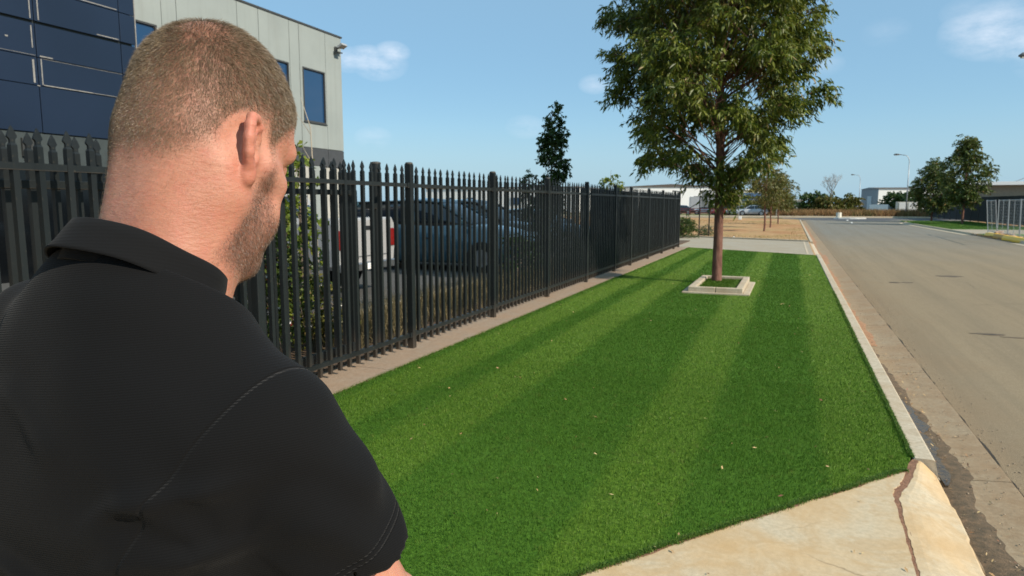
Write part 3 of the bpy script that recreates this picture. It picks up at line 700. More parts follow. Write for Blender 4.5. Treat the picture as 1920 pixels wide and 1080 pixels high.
# ================================================================ trees and plants
def leaf_mesh(name, C_, D, L, W, seed, fold=.35, twist=1.0):
    """C_ leaf bases, D leaf directions; each leaf is a creased blade of four triangles"""
    g = np.random.default_rng(seed); n = len(C_)
    D = D / (np.linalg.norm(D, axis=1)[:, None] + 1e-9)
    s = np.cross(D, g.normal(0, 1, (n, 3))); s /= np.linalg.norm(s, axis=1)[:, None] + 1e-9
    u = np.cross(s, D); l = (L * (.6 + .7 * g.random(n)))[:, None]; w = (W * (.7 + .6 * g.random(n)) / 2)[:, None]
    droop = np.array((0, 0, -1.0)) * l * .15
    M_ = C_ + D * l * .45; T = C_ + D * l + droop
    V = np.stack([C_, M_ + s * w + u * w * fold, M_, M_ - s * w + u * w * fold, T], 1).reshape(-1, 3); k = np.arange(n) * 5
    F = np.concatenate([np.stack([k, k + 1, k + 2], 1), np.stack([k, k + 2, k + 3], 1), np.stack([k + 1, k + 4, k + 2], 1), np.stack([k + 2, k + 4, k + 3], 1)])
    me = np_mesh(name, V, F); attr(me, 'rnd', np.repeat(g.random(n), 5)); return me
def leaf_mat(name, stops, tr=.28, rough=.45, clump=1.2, tint=(.10, .13, .02), spec=.4):
    t = NT(name); c = t.ramp(t.attr('rnd'), stops); n = t.noise(clump, 3, .6); c = t.mix(t.math('MULTIPLY', t.ramp(n, [(.42, 0.0), (.65, 1.0)]), .5), c, tint)
    t.set(color=c, rough=rough, spec=spec); t.translucent(c, tr); return t.m
t = NT('bark_red'); n = t.noise(14, 6, .7, vec=t.coord((1, 1, .25))); n2 = t.noise(60, 4, .7)
c = t.ramp(n, [(.3, (.085, .040, .030)), (.5, (.19, .088, .062)), (.7, (.27, .145, .105))]); t.set(color=t.mix(t.math('MULTIPLY', n2, .3), c, (.07, .05, .04)), rough=.85, spec=.2); b1 = t.bump(n2, .7, .006); t.bump(n, 1.0, .02, chain=b1); M_bark = t.m
M_bark2 = plain('bark_grey', (.17, .13, .10), .9, var=.3, scale=20, bump=.5)
M_leaf = leaf_mat('ash_leaf', [(0, (.024, .048, .006)), (.35, (.068, .105, .010)), (.7, (.135, .170, .018)), (.95, (.22, .24, .035)), (1, (.28, .17, .07))], tint=(.17, .185, .022))
M_leaf2 = leaf_mat('dark_leaf', [(0, (.014, .038, .010)), (.5, (.032, .075, .014)), (1, (.075, .13, .022))], tint=(.05, .09, .015))
M_leaf3 = leaf_mat('olive_leaf', [(0, (.04, .06, .010)), (.5, (.105, .115, .018)), (.9, (.18, .16, .035)), (1, (.28, .15, .05))], tint=(.15, .14, .025))
M_leafy = leaf_mat('lime_leaf', [(0, (.07, .13, .015)), (.5, (.16, .23, .03)), (1, (.34, .36, .06))], tr=.4, tint=(.22, .24, .03))

def limb(b, p0, p1, r0, r1, bend=.15, n=6, sides=6, g=random):
    p0, p1 = Vector(p0), Vector(p1); L = (p1 - p0).length; pts, rs = [], []
    off = Vector((g.uniform(-1, 1), g.uniform(-1, 1), g.uniform(-.2, .8))) * L * bend
    for i in range(n + 1):
        q = i / n; pts.append(p0.lerp(p1, q) + off * math.sin(math.pi * q) * .5); rs.append(r0 + (r1 - r0) * q)
    b.tube(pts, rs, sides)
def tree(name, label, cat, loc, height, trunk_h, prof, leaf_l, leaf_w, n_cl, per, mat, bark, trunk_r=.09, seed=1, group=None, cl_r=.28, hang=.8, lean=(0, 0), center=(0, 0), gaps=.0, squash=1.0, stem_top=None, lobes=None):
    """prof: (z, radius) pairs give the crown's outline; leaves sit in drooping sprays on twigs inside it"""
    g = random.Random(seed); gn = np.random.default_rng(seed)
    root = empty(name, loc); tag(root, label, cat, group)
    top = Vector((lean[0], lean[1], stem_top or height * .88)); tb = MB()
    pts = [Vector((0, 0, -.03)), Vector((0, 0, .06))] + [Vector((lean[0] * q + .02 * math.sin(q * 9 + seed), lean[1] * q + .02 * math.cos(q * 7), top.z * q)) for q in (.12, .25, .38, .52, .68, .84, 1)]
    rr = [trunk_r * 1.28, trunk_r * 1.12] + [trunk_r * k for k in (1.0, .95, .9, .75, .5, .3, .1)]
    tb.tube(pts, rr, 14); tr = tb.build('trunk', bark, root, smooth=True)
    zs = [p[0] for p in prof]; rs = [p[1] for p in prof]
    cl = []; bb = MB(); tries = 0
    if lobes:
        tot = sum(l_[3] ** 2 for l_ in lobes)
        for (lx, ly, lz, lr) in lobes:
            for _ in range(max(2, int(n_cl * lr * lr / tot))):
                d_ = Vector((g.gauss(0, 1), g.gauss(0, 1), g.gauss(0, .8))); d_ = d_.normalized() * lr * g.random() ** .45
                cl.append((Vector((lx, ly, lz)) + d_, 1.0))
        tries = n_cl * 12
    while len(cl) < n_cl and tries < n_cl * 12:
        tries += 1
        z = g.uniform(zs[0], zs[-1]); a = g.uniform(0, 2 * math.pi)
        Rr = float(np.interp(z, zs, rs)) * (1 + .22 * mnoise.noise(Vector((math.cos(a) * 1.3, math.sin(a) * 1.3, z * .7 + seed))) * 1.6)
        if g.random() > (Rr / max(rs)) ** 1.0 + .12: continue
        q = g.random() ** .42; x, y = Rr * q * math.cos(a), Rr * q * math.sin(a) * squash
        c = Vector((x + center[0] * (z / height), y + center[1], z))
        if mnoise.noise(Vector((c.x * 1.15, c.y * 1.15, c.z * 1.15 + seed * 3.1))) < gaps - .25: continue
        cl.append((c, q))
    B0, D0 = [], []
    for i, (c, q) in enumerate(cl):
        ax = Vector((0, 0, 0)); zt = max(trunk_h * .92, c.z - (c - Vector((0, 0, c.z))).length * g.uniform(.45, .9)); zt = min(zt, top.z)
        p0 = Vector((lean[0] * zt / top.z, lean[1] * zt / top.z, zt))
        if i % 3 == 0: limb(bb, p0, c, max(.006, trunk_r * .15), .003, .12, 5, 5, g)
        elif i: 
            prev = cl[i - i % 3][0]; 
            if (prev - c).length < 1.1: limb(bb, prev, c, .005, .002, .1, 3, 4, g)
        out = Vector((c.x, c.y, 0)); out = out.normalized() if out.length > .05 else Vector((g.uniform(-1, 1), g.uniform(-1, 1), 0)).normalized()
        # each clump: several drooping twigs carrying the leaves
        nt = max(3, per // 9); m = per // nt
        for k in range(nt):
            d = (out * g.uniform(.2, 1.1) + Vector((g.gauss(0, .55), g.gauss(0, .55), g.uniform(-.55, .75)))).normalized(); tl = cl_r * g.uniform(.7, 1.5)
            st = c + Vector((g.gauss(0, cl_r * .35), g.gauss(0, cl_r * .35), g.gauss(0, cl_r * .35)))
            for j in range(m):
                s = (j + 1) / m; p = st + d * tl * s + Vector((0, 0, -1)) * tl * .35 * s * s; B0.append(p + Vector((g.gauss(0, .01), g.gauss(0, .01), 0)))
                D0.append(Vector((d.x * .6 + g.gauss(0, .5), d.y * .6 + g.gauss(0, .5), -hang + g.gauss(0, .45))))
    if bb.v: bb.build('branches', bark, root)
    me = leaf_mesh('crown', np.array([tuple(p) for p in B0]), np.array([tuple(p) for p in D0]), leaf_l, leaf_w, seed)
    put('crown', me, mat, root)
    return root

# the street tree in the lawn
LOBES = []
gl = random.Random(5)
for (lx, lz, lr, deep) in ((-2.45, 5.6, .45, .5), (-2.25, 4.75, .50, .6), (-1.95, 4.05, .50, .8), (-2.38, 3.82, .22, .2), (-1.52, 3.25, .50, .9), (-1.32, 2.60, .36, .7), (-.62, 2.42, .36, .8), (.02, 2.20, .26, .3), (.62, 2.42, .34, .7), (.95, 2.75, .40, .8),
                           (.35, 3.35, .62, 1.5), (-.55, 3.6, .62, 1.6), (-1.0, 4.5, .75, 1.6), (-.05, 4.7, .80, 1.9), (1.0, 4.35, .66, 1.5), (1.62, 3.50, .42, .7), (2.10, 3.80, .30, .3), (1.45, 5.1, .60, 1.2), (1.75, 5.6, .42, .7), (1.80, 4.55, .38, .6),
                           (-1.1, 5.5, .70, 1.5), (0, 5.8, .85, 1.8), (-1.85, 5.35, .46, .9), (1.0, 6.2, .70, 1.4), (-.5, 6.6, .80, 1.4), (.02, 2.1, .24, .15), (.06, 1.80, .15, .1), (.4, 7.2, .70, 1.0), (-1.2, 6.4, .60, 1.0), (0, 8.0, .55, .5)):
    for q in (-1, 0, 1):
        sh = 1 - .32 * abs(q) * min(1, abs(lx) / 2)
        LOBES.append((lx * sh * (.80 if lx > 0 else .93) + .02 + gl.uniform(-.12, .12) * abs(q), q * deep * gl.uniform(.75, 1.1), lz + gl.uniform(-.12, .12) * abs(q), lr * (.90 if q == 0 else .74)))
tree('street_tree', 'leafy street tree with reddish trunk rising from the kerbed square in the lawn', 'tree', (-1.37, 14.56, 0), 8.6, 2.0,
     [(1.98, .30), (2.15, 1.15), (2.5, 1.60), (3.0, 1.72), (3.5, 1.85), (4.0, 1.95), (4.6, 2.0), (5.3, 2.0), (6.1, 1.9), (7.0, 1.5), (7.9, .9), (8.5, .3)],
     .130, .034, 900, 100, M_leaf, M_bark, .093, seed=12, cl_r=.21, hang=.65, lean=(-.08, 0), stem_top=7.8, lobes=LOBES)
tb = MB()

# kerbed square round the trunk
sq = empty('tree_surround', (-1.25, 13.95, 0)); tag(sq, 'low square of pale concrete kerbs around the street tree', 'tree surround')
def kp(x0, x1, y0, y1, z1=.11): 
    b = MB(); b.bbox(x0, x1, y0, y1, -.04, z1); b.build('kerb_stone', M_kerb, sq, bevel=.010)
kp(-.46, .02, -1.12, -1.00); kp(.03, .50, -1.12, -1.00); kp(-.46, .50, 1.00, 1.12); kp(-.46, -.34, -.99, -.01); kp(-.46, -.34, 0.0, .99); kp(.38, .50, -.99, -.01); kp(.38, .50, 0.0, .99)
for a in ((-.56, -.465, -1.12, 1.05), (.505, .62, -1.12, .95), (-.56, .62, -1.20, -1.125)):
    b = MB(); b.bbox(*a, -.04, .022); b.build('haunch', M_kerb, sq, bevel=.006)
b = MB(); b.bbox(-.335, .375, -.995, .995, -.05, .035); b.build('soil', M_mulch, sq)
g = np.random.default_rng(3); n = 9000; P = np.stack([g.uniform(-1.58, -.88, n), g.uniform(12.97, 14.93, n)], 1)
V, F, r_, l_ = blades([(-1.58, 12.96), (-.88, 12.96), (-.88, 14.94), (-1.58, 14.94)], 12.96, 14.94, 7000, .05, .006, g, -1.58, -.88)
V[:, 2] += .035; grass_obj([(V, F, r_, l_ * 0 + .4)], 'rough_grass', M_blade, 'longer grass inside the kerbed square at the foot of the street tree')

# columnar dark tree and young plants behind the fence
tree('columnar_tree', 'narrow dark columnar tree rising above the fence', 'tree', (-5.15, 15.0, .03), 3.95, .5,
     [(.5, .16), (1.0, .27), (1.8, .30), (2.5, .28), (3.0, .24), (3.4, .14), (3.85, .07)], .07, .050, 170, 44, M_leaf2, M_bark2, .035, seed=21, cl_r=.11, hang=.3, gaps=-.02, center=(0.08, 0))
tree('columnar_tree', 'small leafy side stem left of the narrow dark tree', 'tree', (-5.50, 14.6, .03), 2.35, .4, [(.4, .14), (1.4, .16), (2.0, .14), (2.3, .05)], .07, .045, 34, 30, M_leaf2, M_bark2, .02, seed=22, cl_r=.09, hang=.3)
tree('young_tree', 'young lime green tree just showing over the far part of the fence', 'tree', (-5.45, 21.8, .03), 3.05, .5, [(.6, .16), (1.5, .30), (2.3, .26), (2.75, .16), (3.0, .08)], .08, .055, 60, 34, M_leafy, M_bark2, .025, seed=23, cl_r=.12, hang=.2)
for k, (x, y, h, lab) in enumerate(((-4.9, 12.3, 1.6, 'low dark shrub behind the fence below the slate blue one'), (-4.95, 17.6, 1.5, 'dark shrub pressed against the back of the far fence'), (-5.0, 19.2, 1.45, 'second dark shrub behind the far part of the fence'))):
    tree('shrub', lab, 'shrub', (x, y, .03), h * .6, .1, [(.1, .25), (.4, .42), (h * .45, .38), (h * .6, .1)], .06, .035, 60, 30, M_leaf2, M_bark2, .02, seed=30 + k, cl_r=.10, hang=.1)
# flowering climber close behind the fence, next to the man's face
def bushy(name, label, loc, h, rad, n, mat, seed, ll=.055, lw=.042, cat='shrub', stem=.02, flowers=None, n_cl=70):
    r = tree(name, label, cat, loc, h, .15, [(.15, rad * .7), (h * .3, rad), (h * .7, rad * .9), (h, rad * .4)], ll, lw, n_cl, n, mat, M_bark2, stem, seed=seed, cl_r=.12, hang=.15)
    if flowers:
        g = random.Random(seed); 
        for fname, fm, cnt, s in flowers:
            b = MB()
            for _ in range(cnt):
                a = g.uniform(0, 6.28); q = g.uniform(.6, 1.05); p = Vector((rad * q * math.cos(a), rad * q * math.sin(a), g.uniform(.3, h)))
                for k in range(5):
                    an = k * 1.2566 + a; d = Vector((math.cos(an), .4 * math.sin(an * 2), math.sin(an))) * s
                    e = Vector((math.cos(an + .6), 0, math.sin(an + .6))) * s * .8
                    b.add([p, p + e, p + d * 1.2 + Vector((0, -.01, 0))], [(0, 1, 2)])
            tag(b.build(fname, fm, r), kind='stuff')
    return r
M_white = plain('petal_white', (.75, .72, .68), .6); M_redp = plain('petal_red', (.45, .06, .05), .6)
bushy('pear_tree', 'lime and yellow leafy young tree behind the fence beside the white ute', (-5.1, 5.78, .03), 2.15, .20, 40, M_leafy, 41, .06, .045, 'tree', .03, n_cl=62)
bushy('pear_tree', 'second lime leafy young tree right of the first behind the fence', (-5.15, 6.3, .03), 2.15, .15, 34, M_leafy, 42, .06, .045, 'tree', .03, n_cl=40)
bushy('flower_shrub', 'leafy shrub with white and red blooms behind the fence near his chin', (-4.85, 5.3, .03), 1.45, .36, 36, leaf_mat('rose_leaf', [(0, (.03, .06, .012)), (.6, (.07, .12, .02)), (1, (.18, .20, .04))]), 43, .05, .035, 'shrub', .02, (('white_blooms', M_white, 60, .022), ('red_blooms', M_redp, 40, .020)), 90)
bushy('flower_shrub', 'second blooming shrub behind the fence in front of the white ute', (-4.8, 6.1, .03), .75, .35, 34, M_leaf3, 44, .05, .035, 'shrub', .02, (('white_blooms', M_white, 40, .02),), 50)
# low tan ground cover along the bed
g = np.random.default_rng(8); P = np.stack([g.uniform(-5.5, -4.25, 900), g.uniform(6.0, 26, 900), np.full(900, .03)], 1)
t = NT('bed_grass'); c = t.ramp(t.attr('rnd'), [(0, (.06, .055, .02)), (.5, (.15, .12, .055)), (1, (.26, .20, .10))]); t.set(color=c, rough=.8); t.translucent(c, .25); M_bed = t.m
tufts('bed_grass', 'tan tussock grasses planted in the bed behind the fence', P, .34, .010, 26, M_bed, 9, .10, 1.2)
# slim stake-like sapling stem against the grey wall
sp_ = empty('sapling', (-6.3, 8.02, -.004)); tag(sp_, 'thin pale sapling stem with a few leaves in front of the grey building', 'tree')
b = MB(); b.tube([(0, 0, 0), (.02, 0, .9), (-.01, .01, 1.8), (-.03, .0, 2.7), (-.10, -.10, 3.1)], [.016, .014, .011, .007, .003], 7); b.tube([(-.02, 0, 2.2), (-.14, -.06, 2.45)], [.005, .002], 5); b.tube([(-.03, 0, 2.6), (-.30, -.25, 3.2)], [.005, .002], 5); b.build('trunk', plain('pale_bark', (.38, .32, .24), .8), sp_, smooth=True)
g = np.random.default_rng(2); C_ = np.concatenate([np.array((-.34, -.30, 3.22)) + g.normal(0, .06, (34, 3)), np.array((-.15, -.06, 2.48)) + g.normal(0, .03, (8, 3)), np.array((-.03, 0, 1.9)) + g.normal(0, .04, (6, 3))])
put('crown', leaf_mesh('crown', C_, g.normal(0, 1, C_.shape), .07, .05, 3), M_leafy, sp_)

# row of small street trees on the vacant lot's edge
tr_args = dict(leaf_l=.16, leaf_w=.055, mat=M_leaf3, bark=M_bark, cl_r=.30, hang=.6)
tree('street_tree', 'nearest of the three slender olive street trees beside the vacant lot', 'tree', (-1.50, 44.6, -.02), 4.2, 1.5, [(1.5, .3), (1.9, .75), (2.6, .95), (3.3, .90), (3.9, .5), (4.2, .15)], n_cl=120, per=34, trunk_r=.055, seed=51, group='slender street trees by the vacant lot', **tr_args)
tree('street_tree', 'middle of the three slender olive street trees beside the vacant lot', 'tree', (-1.35, 52, -.02), 4.0, 1.5, [(1.5, .3), (2.0, .8), (2.8, 1.0), (3.5, .8), (4.0, .2)], n_cl=110, per=32, trunk_r=.05, seed=52, group='slender street trees by the vacant lot', **tr_args)
tree('street_tree', 'farthest of the three slender olive street trees beside the vacant lot', 'tree', (-1.0, 61, -.02), 4.3, 1.2, [(1.2, .4), (1.8, 1.0), (2.8, 1.2), (3.6, .9), (4.2, .2)], n_cl=110, per=32, trunk_r=.05, seed=53, group='slender street trees by the vacant lot', **tr_args)
# pair across the street
M_leaf4 = leaf_mat('street_leaf', [(0, (.03, .055, .010)), (.5, (.07, .11, .018)), (.93, (.12, .15, .03)), (1, (.24, .12, .04))], tint=(.12, .125, .02), clump=.5)
tree('street_tree', 'taller right tree of the pair across the street', 'tree', (13.0, 66, -.02), 7.2, 1.7, [(1.7, .6), (2.2, 1.35), (3.2, 1.55), (4.4, 1.4), (5.4, 1.1), (6.3, .7), (6.9, .25)], .24, .10, 230, 44, M_leaf4, M_bark, .085, 61, 'pair of trees across the street', .42, .4)
tree('street_tree', 'shorter left tree of the pair across the street', 'tree', (12.6, 77, -.02), 5.9, 1.3, [(1.0, .7), (1.8, 1.45), (3.0, 1.6), (4.2, 1.3), (5.2, .8), (5.7, .3)], .25, .10, 230, 44, M_leaf4, M_bark, .085, 62, 'pair of trees across the street', .45, .4)
M_leaf4b = leaf_mat('shrub_leaf', [(0, (.025, .05, .010)), (.6, (.06, .10, .018)), (1, (.14, .17, .03))])
# small shrub by the corner of the fence
tree('shrub', 'round green shrub at the far corner of the black fence', 'shrub', (-4.9, 34.2, -.02), 1.0, .1, [(.05, .5), (.4, .62), (.75, .5), (1.0, .15)], .09, .04, 130, 40, M_leaf4b, M_bark2, .02, 63, None, .16, .1)
tree('shrub', 'small scrubby shrub at the foot of the black steel frame', 'shrub', (-4.2, 37.3, -.02), .55, .05, [(.05, .35), (.3, .4), (.5, .15)], .08, .03, 40, 26, M_leaf2, M_bark2, .015, 64, None, .14, .1)
# far bushes round the bare tree
far = dict(leaf_l=.42, leaf_w=.26, bark=M_bark2, cl_r=.55, hang=.2)
tree('bush', 'dark green bush at the left foot of the bare tree', 'bush', (3.2, 122, 0), 3.6, .2, [(.1, 1.6), (1.5, 1.9), (2.8, 1.4), (3.6, .4)], n_cl=90, per=30, mat=M_leaf2, trunk_r=.1, seed=71, **far)
tree('bush', 'brown green bush under the bare tree', 'bush', (5.6, 121, 0), 2.9, .2, [(.1, 2.2), (1.4, 2.3), (2.4, 1.6), (2.9, .4)], n_cl=100, per=30, mat=M_leaf3, trunk_r=.1, seed=72, **far)
tree('bush', 'olive bush at the right foot of the bare tree', 'bush', (8.3, 122, 0), 3.0, .2, [(.1, 1.6), (1.3, 1.7), (2.3, 1.2), (3.0, .3)], n_cl=80, per=30, mat=M_leaf3, trunk_r=.1, seed=73, **far)
tree('bush', 'lone small dark tree far left of the bare tree', 'bush', (-.35, 150, 0), 3.3, .5, [(.3, 1.0), (1.5, 1.3), (3.2, .3)], n_cl=50, per=26, mat=M_leaf2, trunk_r=.1, seed=74, **far)
tree('bush', 'round dark tree before the distant white shed', 'tree', (16.4, 134, 0), 3.6, .6, [(.6, 1.0), (1.6, 1.9), (2.6, 1.8), (3.5, .7)], n_cl=90, per=30, mat=M_leaf2, trunk_r=.14, seed=75, **far)
tree('bush', 'pointed dark tree right of the round one before the distant shed', 'tree', (18.3, 128, 0), 4.6, .6, [(.6, .8), (2, 1.25), (3.4, .8), (4.5, .3)], n_cl=70, per=30, mat=M_leaf2, trunk_r=.12, seed=76, **far)
tree('bush', 'green tree left of the white warehouse wall with the blue roof', 'tree', (-9.6, 112, 0), 3.0, .5, [(.5, 1.2), (1.6, 2.0), (2.6, 1.2), (3.0, .3)], n_cl=80, per=30, mat=M_leaf3, trunk_r=.12, seed=77, **far)
tree('bush', 'green bush in front of the blue roofed building', 'tree', (-4.9, 108, 0), 2.3, .3, [(.3, 1.2), (1.2, 1.5), (2.2, .5)], n_cl=60, per=30, mat=M_leaf3, trunk_r=.1, seed=78, **far)
tree('bush', 'bushy tree behind the third slender street tree', 'tree', (-1.9, 104, 0), 4.6, .6, [(.5, 1.3), (2, 1.6), (3.4, 1.5), (4.6, .4)], n_cl=80, per=30, mat=M_leaf3, trunk_r=.12, seed=79, **far)
# bare tree
bt = empty('bare_tree', (6.1, 126, 0)); tag(bt, 'leafless pale tree standing above the bushes at the junction', 'tree')
g = random.Random(6); b = MB()
def grow(p, d, L, r, lv):
    q = p + d * L; limb(b, p, q, r, r * .6, .08, 3, 4, g)
    if lv == 0: return
    for _ in range(3 if lv > 1 else 4): grow(q, (d + Vector((g.gauss(0, .42), g.gauss(0, .42), g.uniform(-.05, .35)))).normalized(), L * g.uniform(.62, .85), r * .58, lv - 1)
grow(Vector((0, 0, -.02)), Vector((0, 0, 1)), 2.1, .16, 5); b.build('branches', plain('dead_wood', (.34, .29, .25), .9), bt)
# rust brown clipped growth along the back of the junction
t = NT('rusty_growth'); c = t.ramp(t.attr('rnd'), [(0, (.10, .05, .02)), (.4, (.26, .14, .06)), (.8, (.38, .23, .10)), (1, (.12, .13, .03))]); n = t.noise(.35, 4, .6); c = t.mix(t.ramp(n, [(.5, 0.0), (.65, .6)]), c, (.10, .11, .03)); t.set(color=c, rough=.9); t.translucent(c, .2); M_rust = t.m
g = np.random.default_rng(31); P = np.stack([g.uniform(-2.5, 30, 2200), g.uniform(101, 112, 2200), np.zeros(2200)], 1)
tufts('rusty_scrub', 'rust brown scrub massed behind the pale kerb at the junction', P, .90, .09, 16, M_rust, 32, .35, .9)
# ================================================================ the office beyond the car park
t = NT('precast_grey'); n = t.noise(.6, 5, .6); n2 = t.noise(30, 4, .6); c = t.ramp(n, [(.3, (.245, .275, .262)), (.7, (.290, .322, .305))]); sk = t.noise(1.0, 5, .7, vec=t.coord((3.5, 3.5, .18))); c = t.mix(t.math('MULTIPLY', t.ramp(sk, [(.50, 0.0), (.68, 1.0)]), .22), c, (.17, .175, .155)); t.set(color=t.mix(t.math('MULTIPLY', n2, .12), c, (.20, .21, .19)), rough=.7); t.bump(n2, .1, .002); M_pre = t.m
M_band = plain('charcoal_band', (.050, .053, .056), .6)
t = NT('window_glass'); n = t.noise(.5, 2, .5); t.set(color=(.012, .045, .11), rough=.04, spec=.8); t.bump(n, .02, .05); M_glass = t.m
M_alu = plain('dark_frame', (.045, .045, .042), .45)
M_joint = plain('panel_joint', (.40, .39, .35), .8)
t = NT('black_glass'); t.set(color=(.004, .005, .006), rough=.12, spec=.35); M_blk0 = t.m
off = empty('office_building', (-16, 0, 0)); tag(off, 'two storey pale grey panelled office building with dark blue windows', 'building')
def bx(name, mat, par, x0, x1, y0, y1, z0, z1, bev=0): 
    b = MB(); b.bbox(x0, x1, y0, y1, z0, z1); return b.build(name, mat, par, bevel=bev)
bx('core', M_joint, off, -11.8, -.06, 7.0, 22.16, -.02, 7.78)
GY = [8.0, 9.9, 11.3, 12.52, 14.20, 14.70, 16.97, 17.88, 19.32, 19.82, 21.26, 22.22]
WIN = {(12.52, 14.20): (12.62, 14.02), (17.88, 19.32): (17.96, 19.24), (19.82, 21.26): (19.95, 21.18), (14.70, 16.97): (15.3, 16.6)}
for y0, y1 in zip(GY, GY[1:]):
    a, b_ = y0 + .010, y1 - .010
    if (y0, y1) in WIN and (y0, y1) != (14.70, 16.97):
        w0, w1 = WIN[(y0, y1)]; b = MB()
        b.bbox(-.05, .0, a, b_, 3.64, 4.52); b.bbox(-.05, .0, a, b_, 6.38, 7.80); b.bbox(-.05, 0, a, w0, 4.52, 6.38); b.bbox(-.05, 0, w1, b_, 4.52, 6.38)
        b.build('panel', M_pre, off, fix=False)
        b = MB(); f = .05
        b.bbox(-.06, .02, w0, w1, 6.33, 6.38); b.bbox(-.06, .02, w0, w1, 4.52, 4.57); b.bbox(-.06, .02, w0, w0 + f, 4.57, 6.33); b.bbox(-.06, .02, w1 - f, w1, 4.57, 6.33)
        fr = b.build('window', M_alu, off); bx('pane', M_glass, fr, -.052, -.040, w0 + f, w1 - f, 4.57, 6.33)
        bx('sill', M_alu, off, -.05, .05, w0 - .03, w1 + .03, 4.49, 4.518)
    else: bx('panel', M_pre, off, -.05, 0, a, b_, 3.64, 7.80, .004)
    bx('base_panel', M_band, off, -.05, 0.0, a, b_, 3.00, 3.62, .004)
bx('parapet_cap', M_alu, off, -.30, .03, 6.9, 22.26, 7.80, 7.86)
bx('shopfront', M_blk0, off, -.25, -.20, 8, 22.1, .0, 2.98)
for y in (14.3, 16.4, 18.5, 20.4, 22.0): bx('column', M_pre, off, -.22, .0, y, y + .35, 0, 2.99)
for y in (15.3, 17.4, 19.4, 21.2): bx('mullion', M_alu, off, -.20, -.15, y, y + .06, 0, 2.98)
bx('end_panel', M_pre, off, -11.8, -.06, 22.17, 22.22, -.02, 7.80)
# floodlight
fl = empty('floodlight', (-15.97, 21.85, 7.36)); tag(fl, 'small floodlight fixed near the top corner of the grey office wall', 'floodlight')
b = MB(); b.box((.12, 0, .0), (.26, .05, .04)); b.box((.02, 0, -.02), (.04, .14, .16)); b.build('arm', M_alu, fl)
b = MB(); b.box((.30, 0, .06), (.22, .34, .08), ry=R(-28)); b.build('lamp_head', plain('flood_grey', (.30, .31, .32), .4), fl, bevel=.008)
b = MB(); b.box((.12, .0, -.16), (.20, .26, .03)); b.build('sensor_plate', M_alu, fl)
# the navy clad block
nv = empty('clad_block', (-15, 0, 0)); tag(nv, 'navy blue glossy clad block with thin pale strips drawn as sunlit joint edges', 'building')
t = NT('navy_panel'); n = t.noise(.35, 3, .5); t.set(color=t.ramp(n, [(.3, (.006, .014, .032)), (.7, (.009, .019, .042))]), rough=.40, spec=.4); t.bump(n, .05, .05); M_navy = t.m
M_line = plain('trim_and_glint', (.24, .23, .21), .6, var=.3)  # also the pale tone painted for sun on panel edges
M_under = plain('grey_green_wall', (.035, .046, .046), .7)
bx('core', M_under, nv, -.8, -.07, -4, 12.46, -.01, 9.4)
ys_ = [-4, -1.2, 1.6, 4.4, 7.2, 10.08, 12.10, 12.52]; zs_ = [3.14, 4.13, 4.72, 5.44, 6.14, 7.3, 8.4, 9.5]
for y0, y1 in zip(ys_, ys_[1:]):
    for z0, z1 in zip(zs_, zs_[1:]):
        gz = .030 if z0 in (5.44,) else .008; gz1 = .030 if z1 in (5.44,) else .008
        bx('panel', M_navy, nv, -.05, 0, y0 + .010, y1 - .010, z0 + gz, z1 - gz1, .003)
bx('base_wall', M_under, nv, -.05, -.01, -4, 12.52, 2.42, 3.12)
bx('shopfront', M_blk0, nv, -.06, -.03, -4, 12.52, -.01, 2.41)
bx('corner_trim', M_line, nv, -.05, -.002, 12.525, 12.55, 3.14, 9.5)
for (y0, y1, z0, z1) in ((10.150, 10.172, 4.16, 4.70), (10.18, 11.30, 4.145, 4.165), (11.3, 12.08, 4.148, 4.158), (9.97, 10.01, 4.18, 4.66), (9.99, 10.012, 4.9, 5.36), (9.99, 10.012, 5.5, 6.12), (10.16, 10.185, 5.5, 6.12), (10.9, 12.05, 6.17, 6.19), (11.5, 12.05, 5.49, 5.51), (10.14, 10.42, 4.74, 4.765),
                         (10.2, 12.08, 4.70, 4.706), (7.25, 10.05, 4.75, 4.756), (10.04, 10.10, 4.118, 4.14), (9.46, 9.52, 5.02, 5.05)):
    bx('edge_glint', M_line, nv, .001, .006, y0, y1, z0, z1)  # thin pale strips painting the sun caught along panel edges
b = MB(); b.bbox(.0, .05, 9.6, 9.9, 2.62, 3.0); b.build('wall_box', M_alu, nv)

# ================================================================ distant buildings
def shed(name, label, x0, x1, y0, y1, h, wall, roof=None, rise=0.0, along='x', cat='building', turn=0):
    r = empty(name, ((x0 + x1) / 2, y0, -.02), R(turn)); w = (x1 - x0) / 2; d = y1 - y0; tag(r, label, cat)
    b = MB(); b.bbox(-w, w, 0, d, 0, h)
    b.build('wall', wall, r)
    if roof is not None:
        b = MB(); o_ = .25
        if rise:
            if along == 'y': b.add([(-w - o_, -o_, h), (w + o_, -o_, h), (0, -o_, h + rise), (-w - o_, d, h), (w + o_, d, h), (0, d, h + rise)], [(0, 1, 2), (5, 4, 3), (0, 2, 5, 3), (1, 4, 5, 2), (0, 3, 4, 1)])
            else: b.add([(-w - o_, -o_, h), (w + o_, -o_, h), (-w - o_, d + o_, h), (w + o_, d + o_, h), (-w - o_, d / 2, h + rise), (w + o_, d / 2, h + rise)], [(0, 1, 5, 4), (2, 4, 5, 3), (0, 4, 2), (1, 3, 5), (0, 2, 3, 1)])
        else: b.bbox(-w - o_, w + o_, -o_, d + o_, h + .003, h + .18)
        b.build('roof', roof, r)
    return r
def windows(r, rects, mat=None, name='window'):
    for (x0, x1, z0, z1) in rects:
        f = bx(name, M_alu, r, x0, x1, -.08, -.004, z0, z1); bx('pane', mat or M_glass, f, x0 + .12, x1 - .12, -.11, -.085, z0 + .1, z1 - .1)
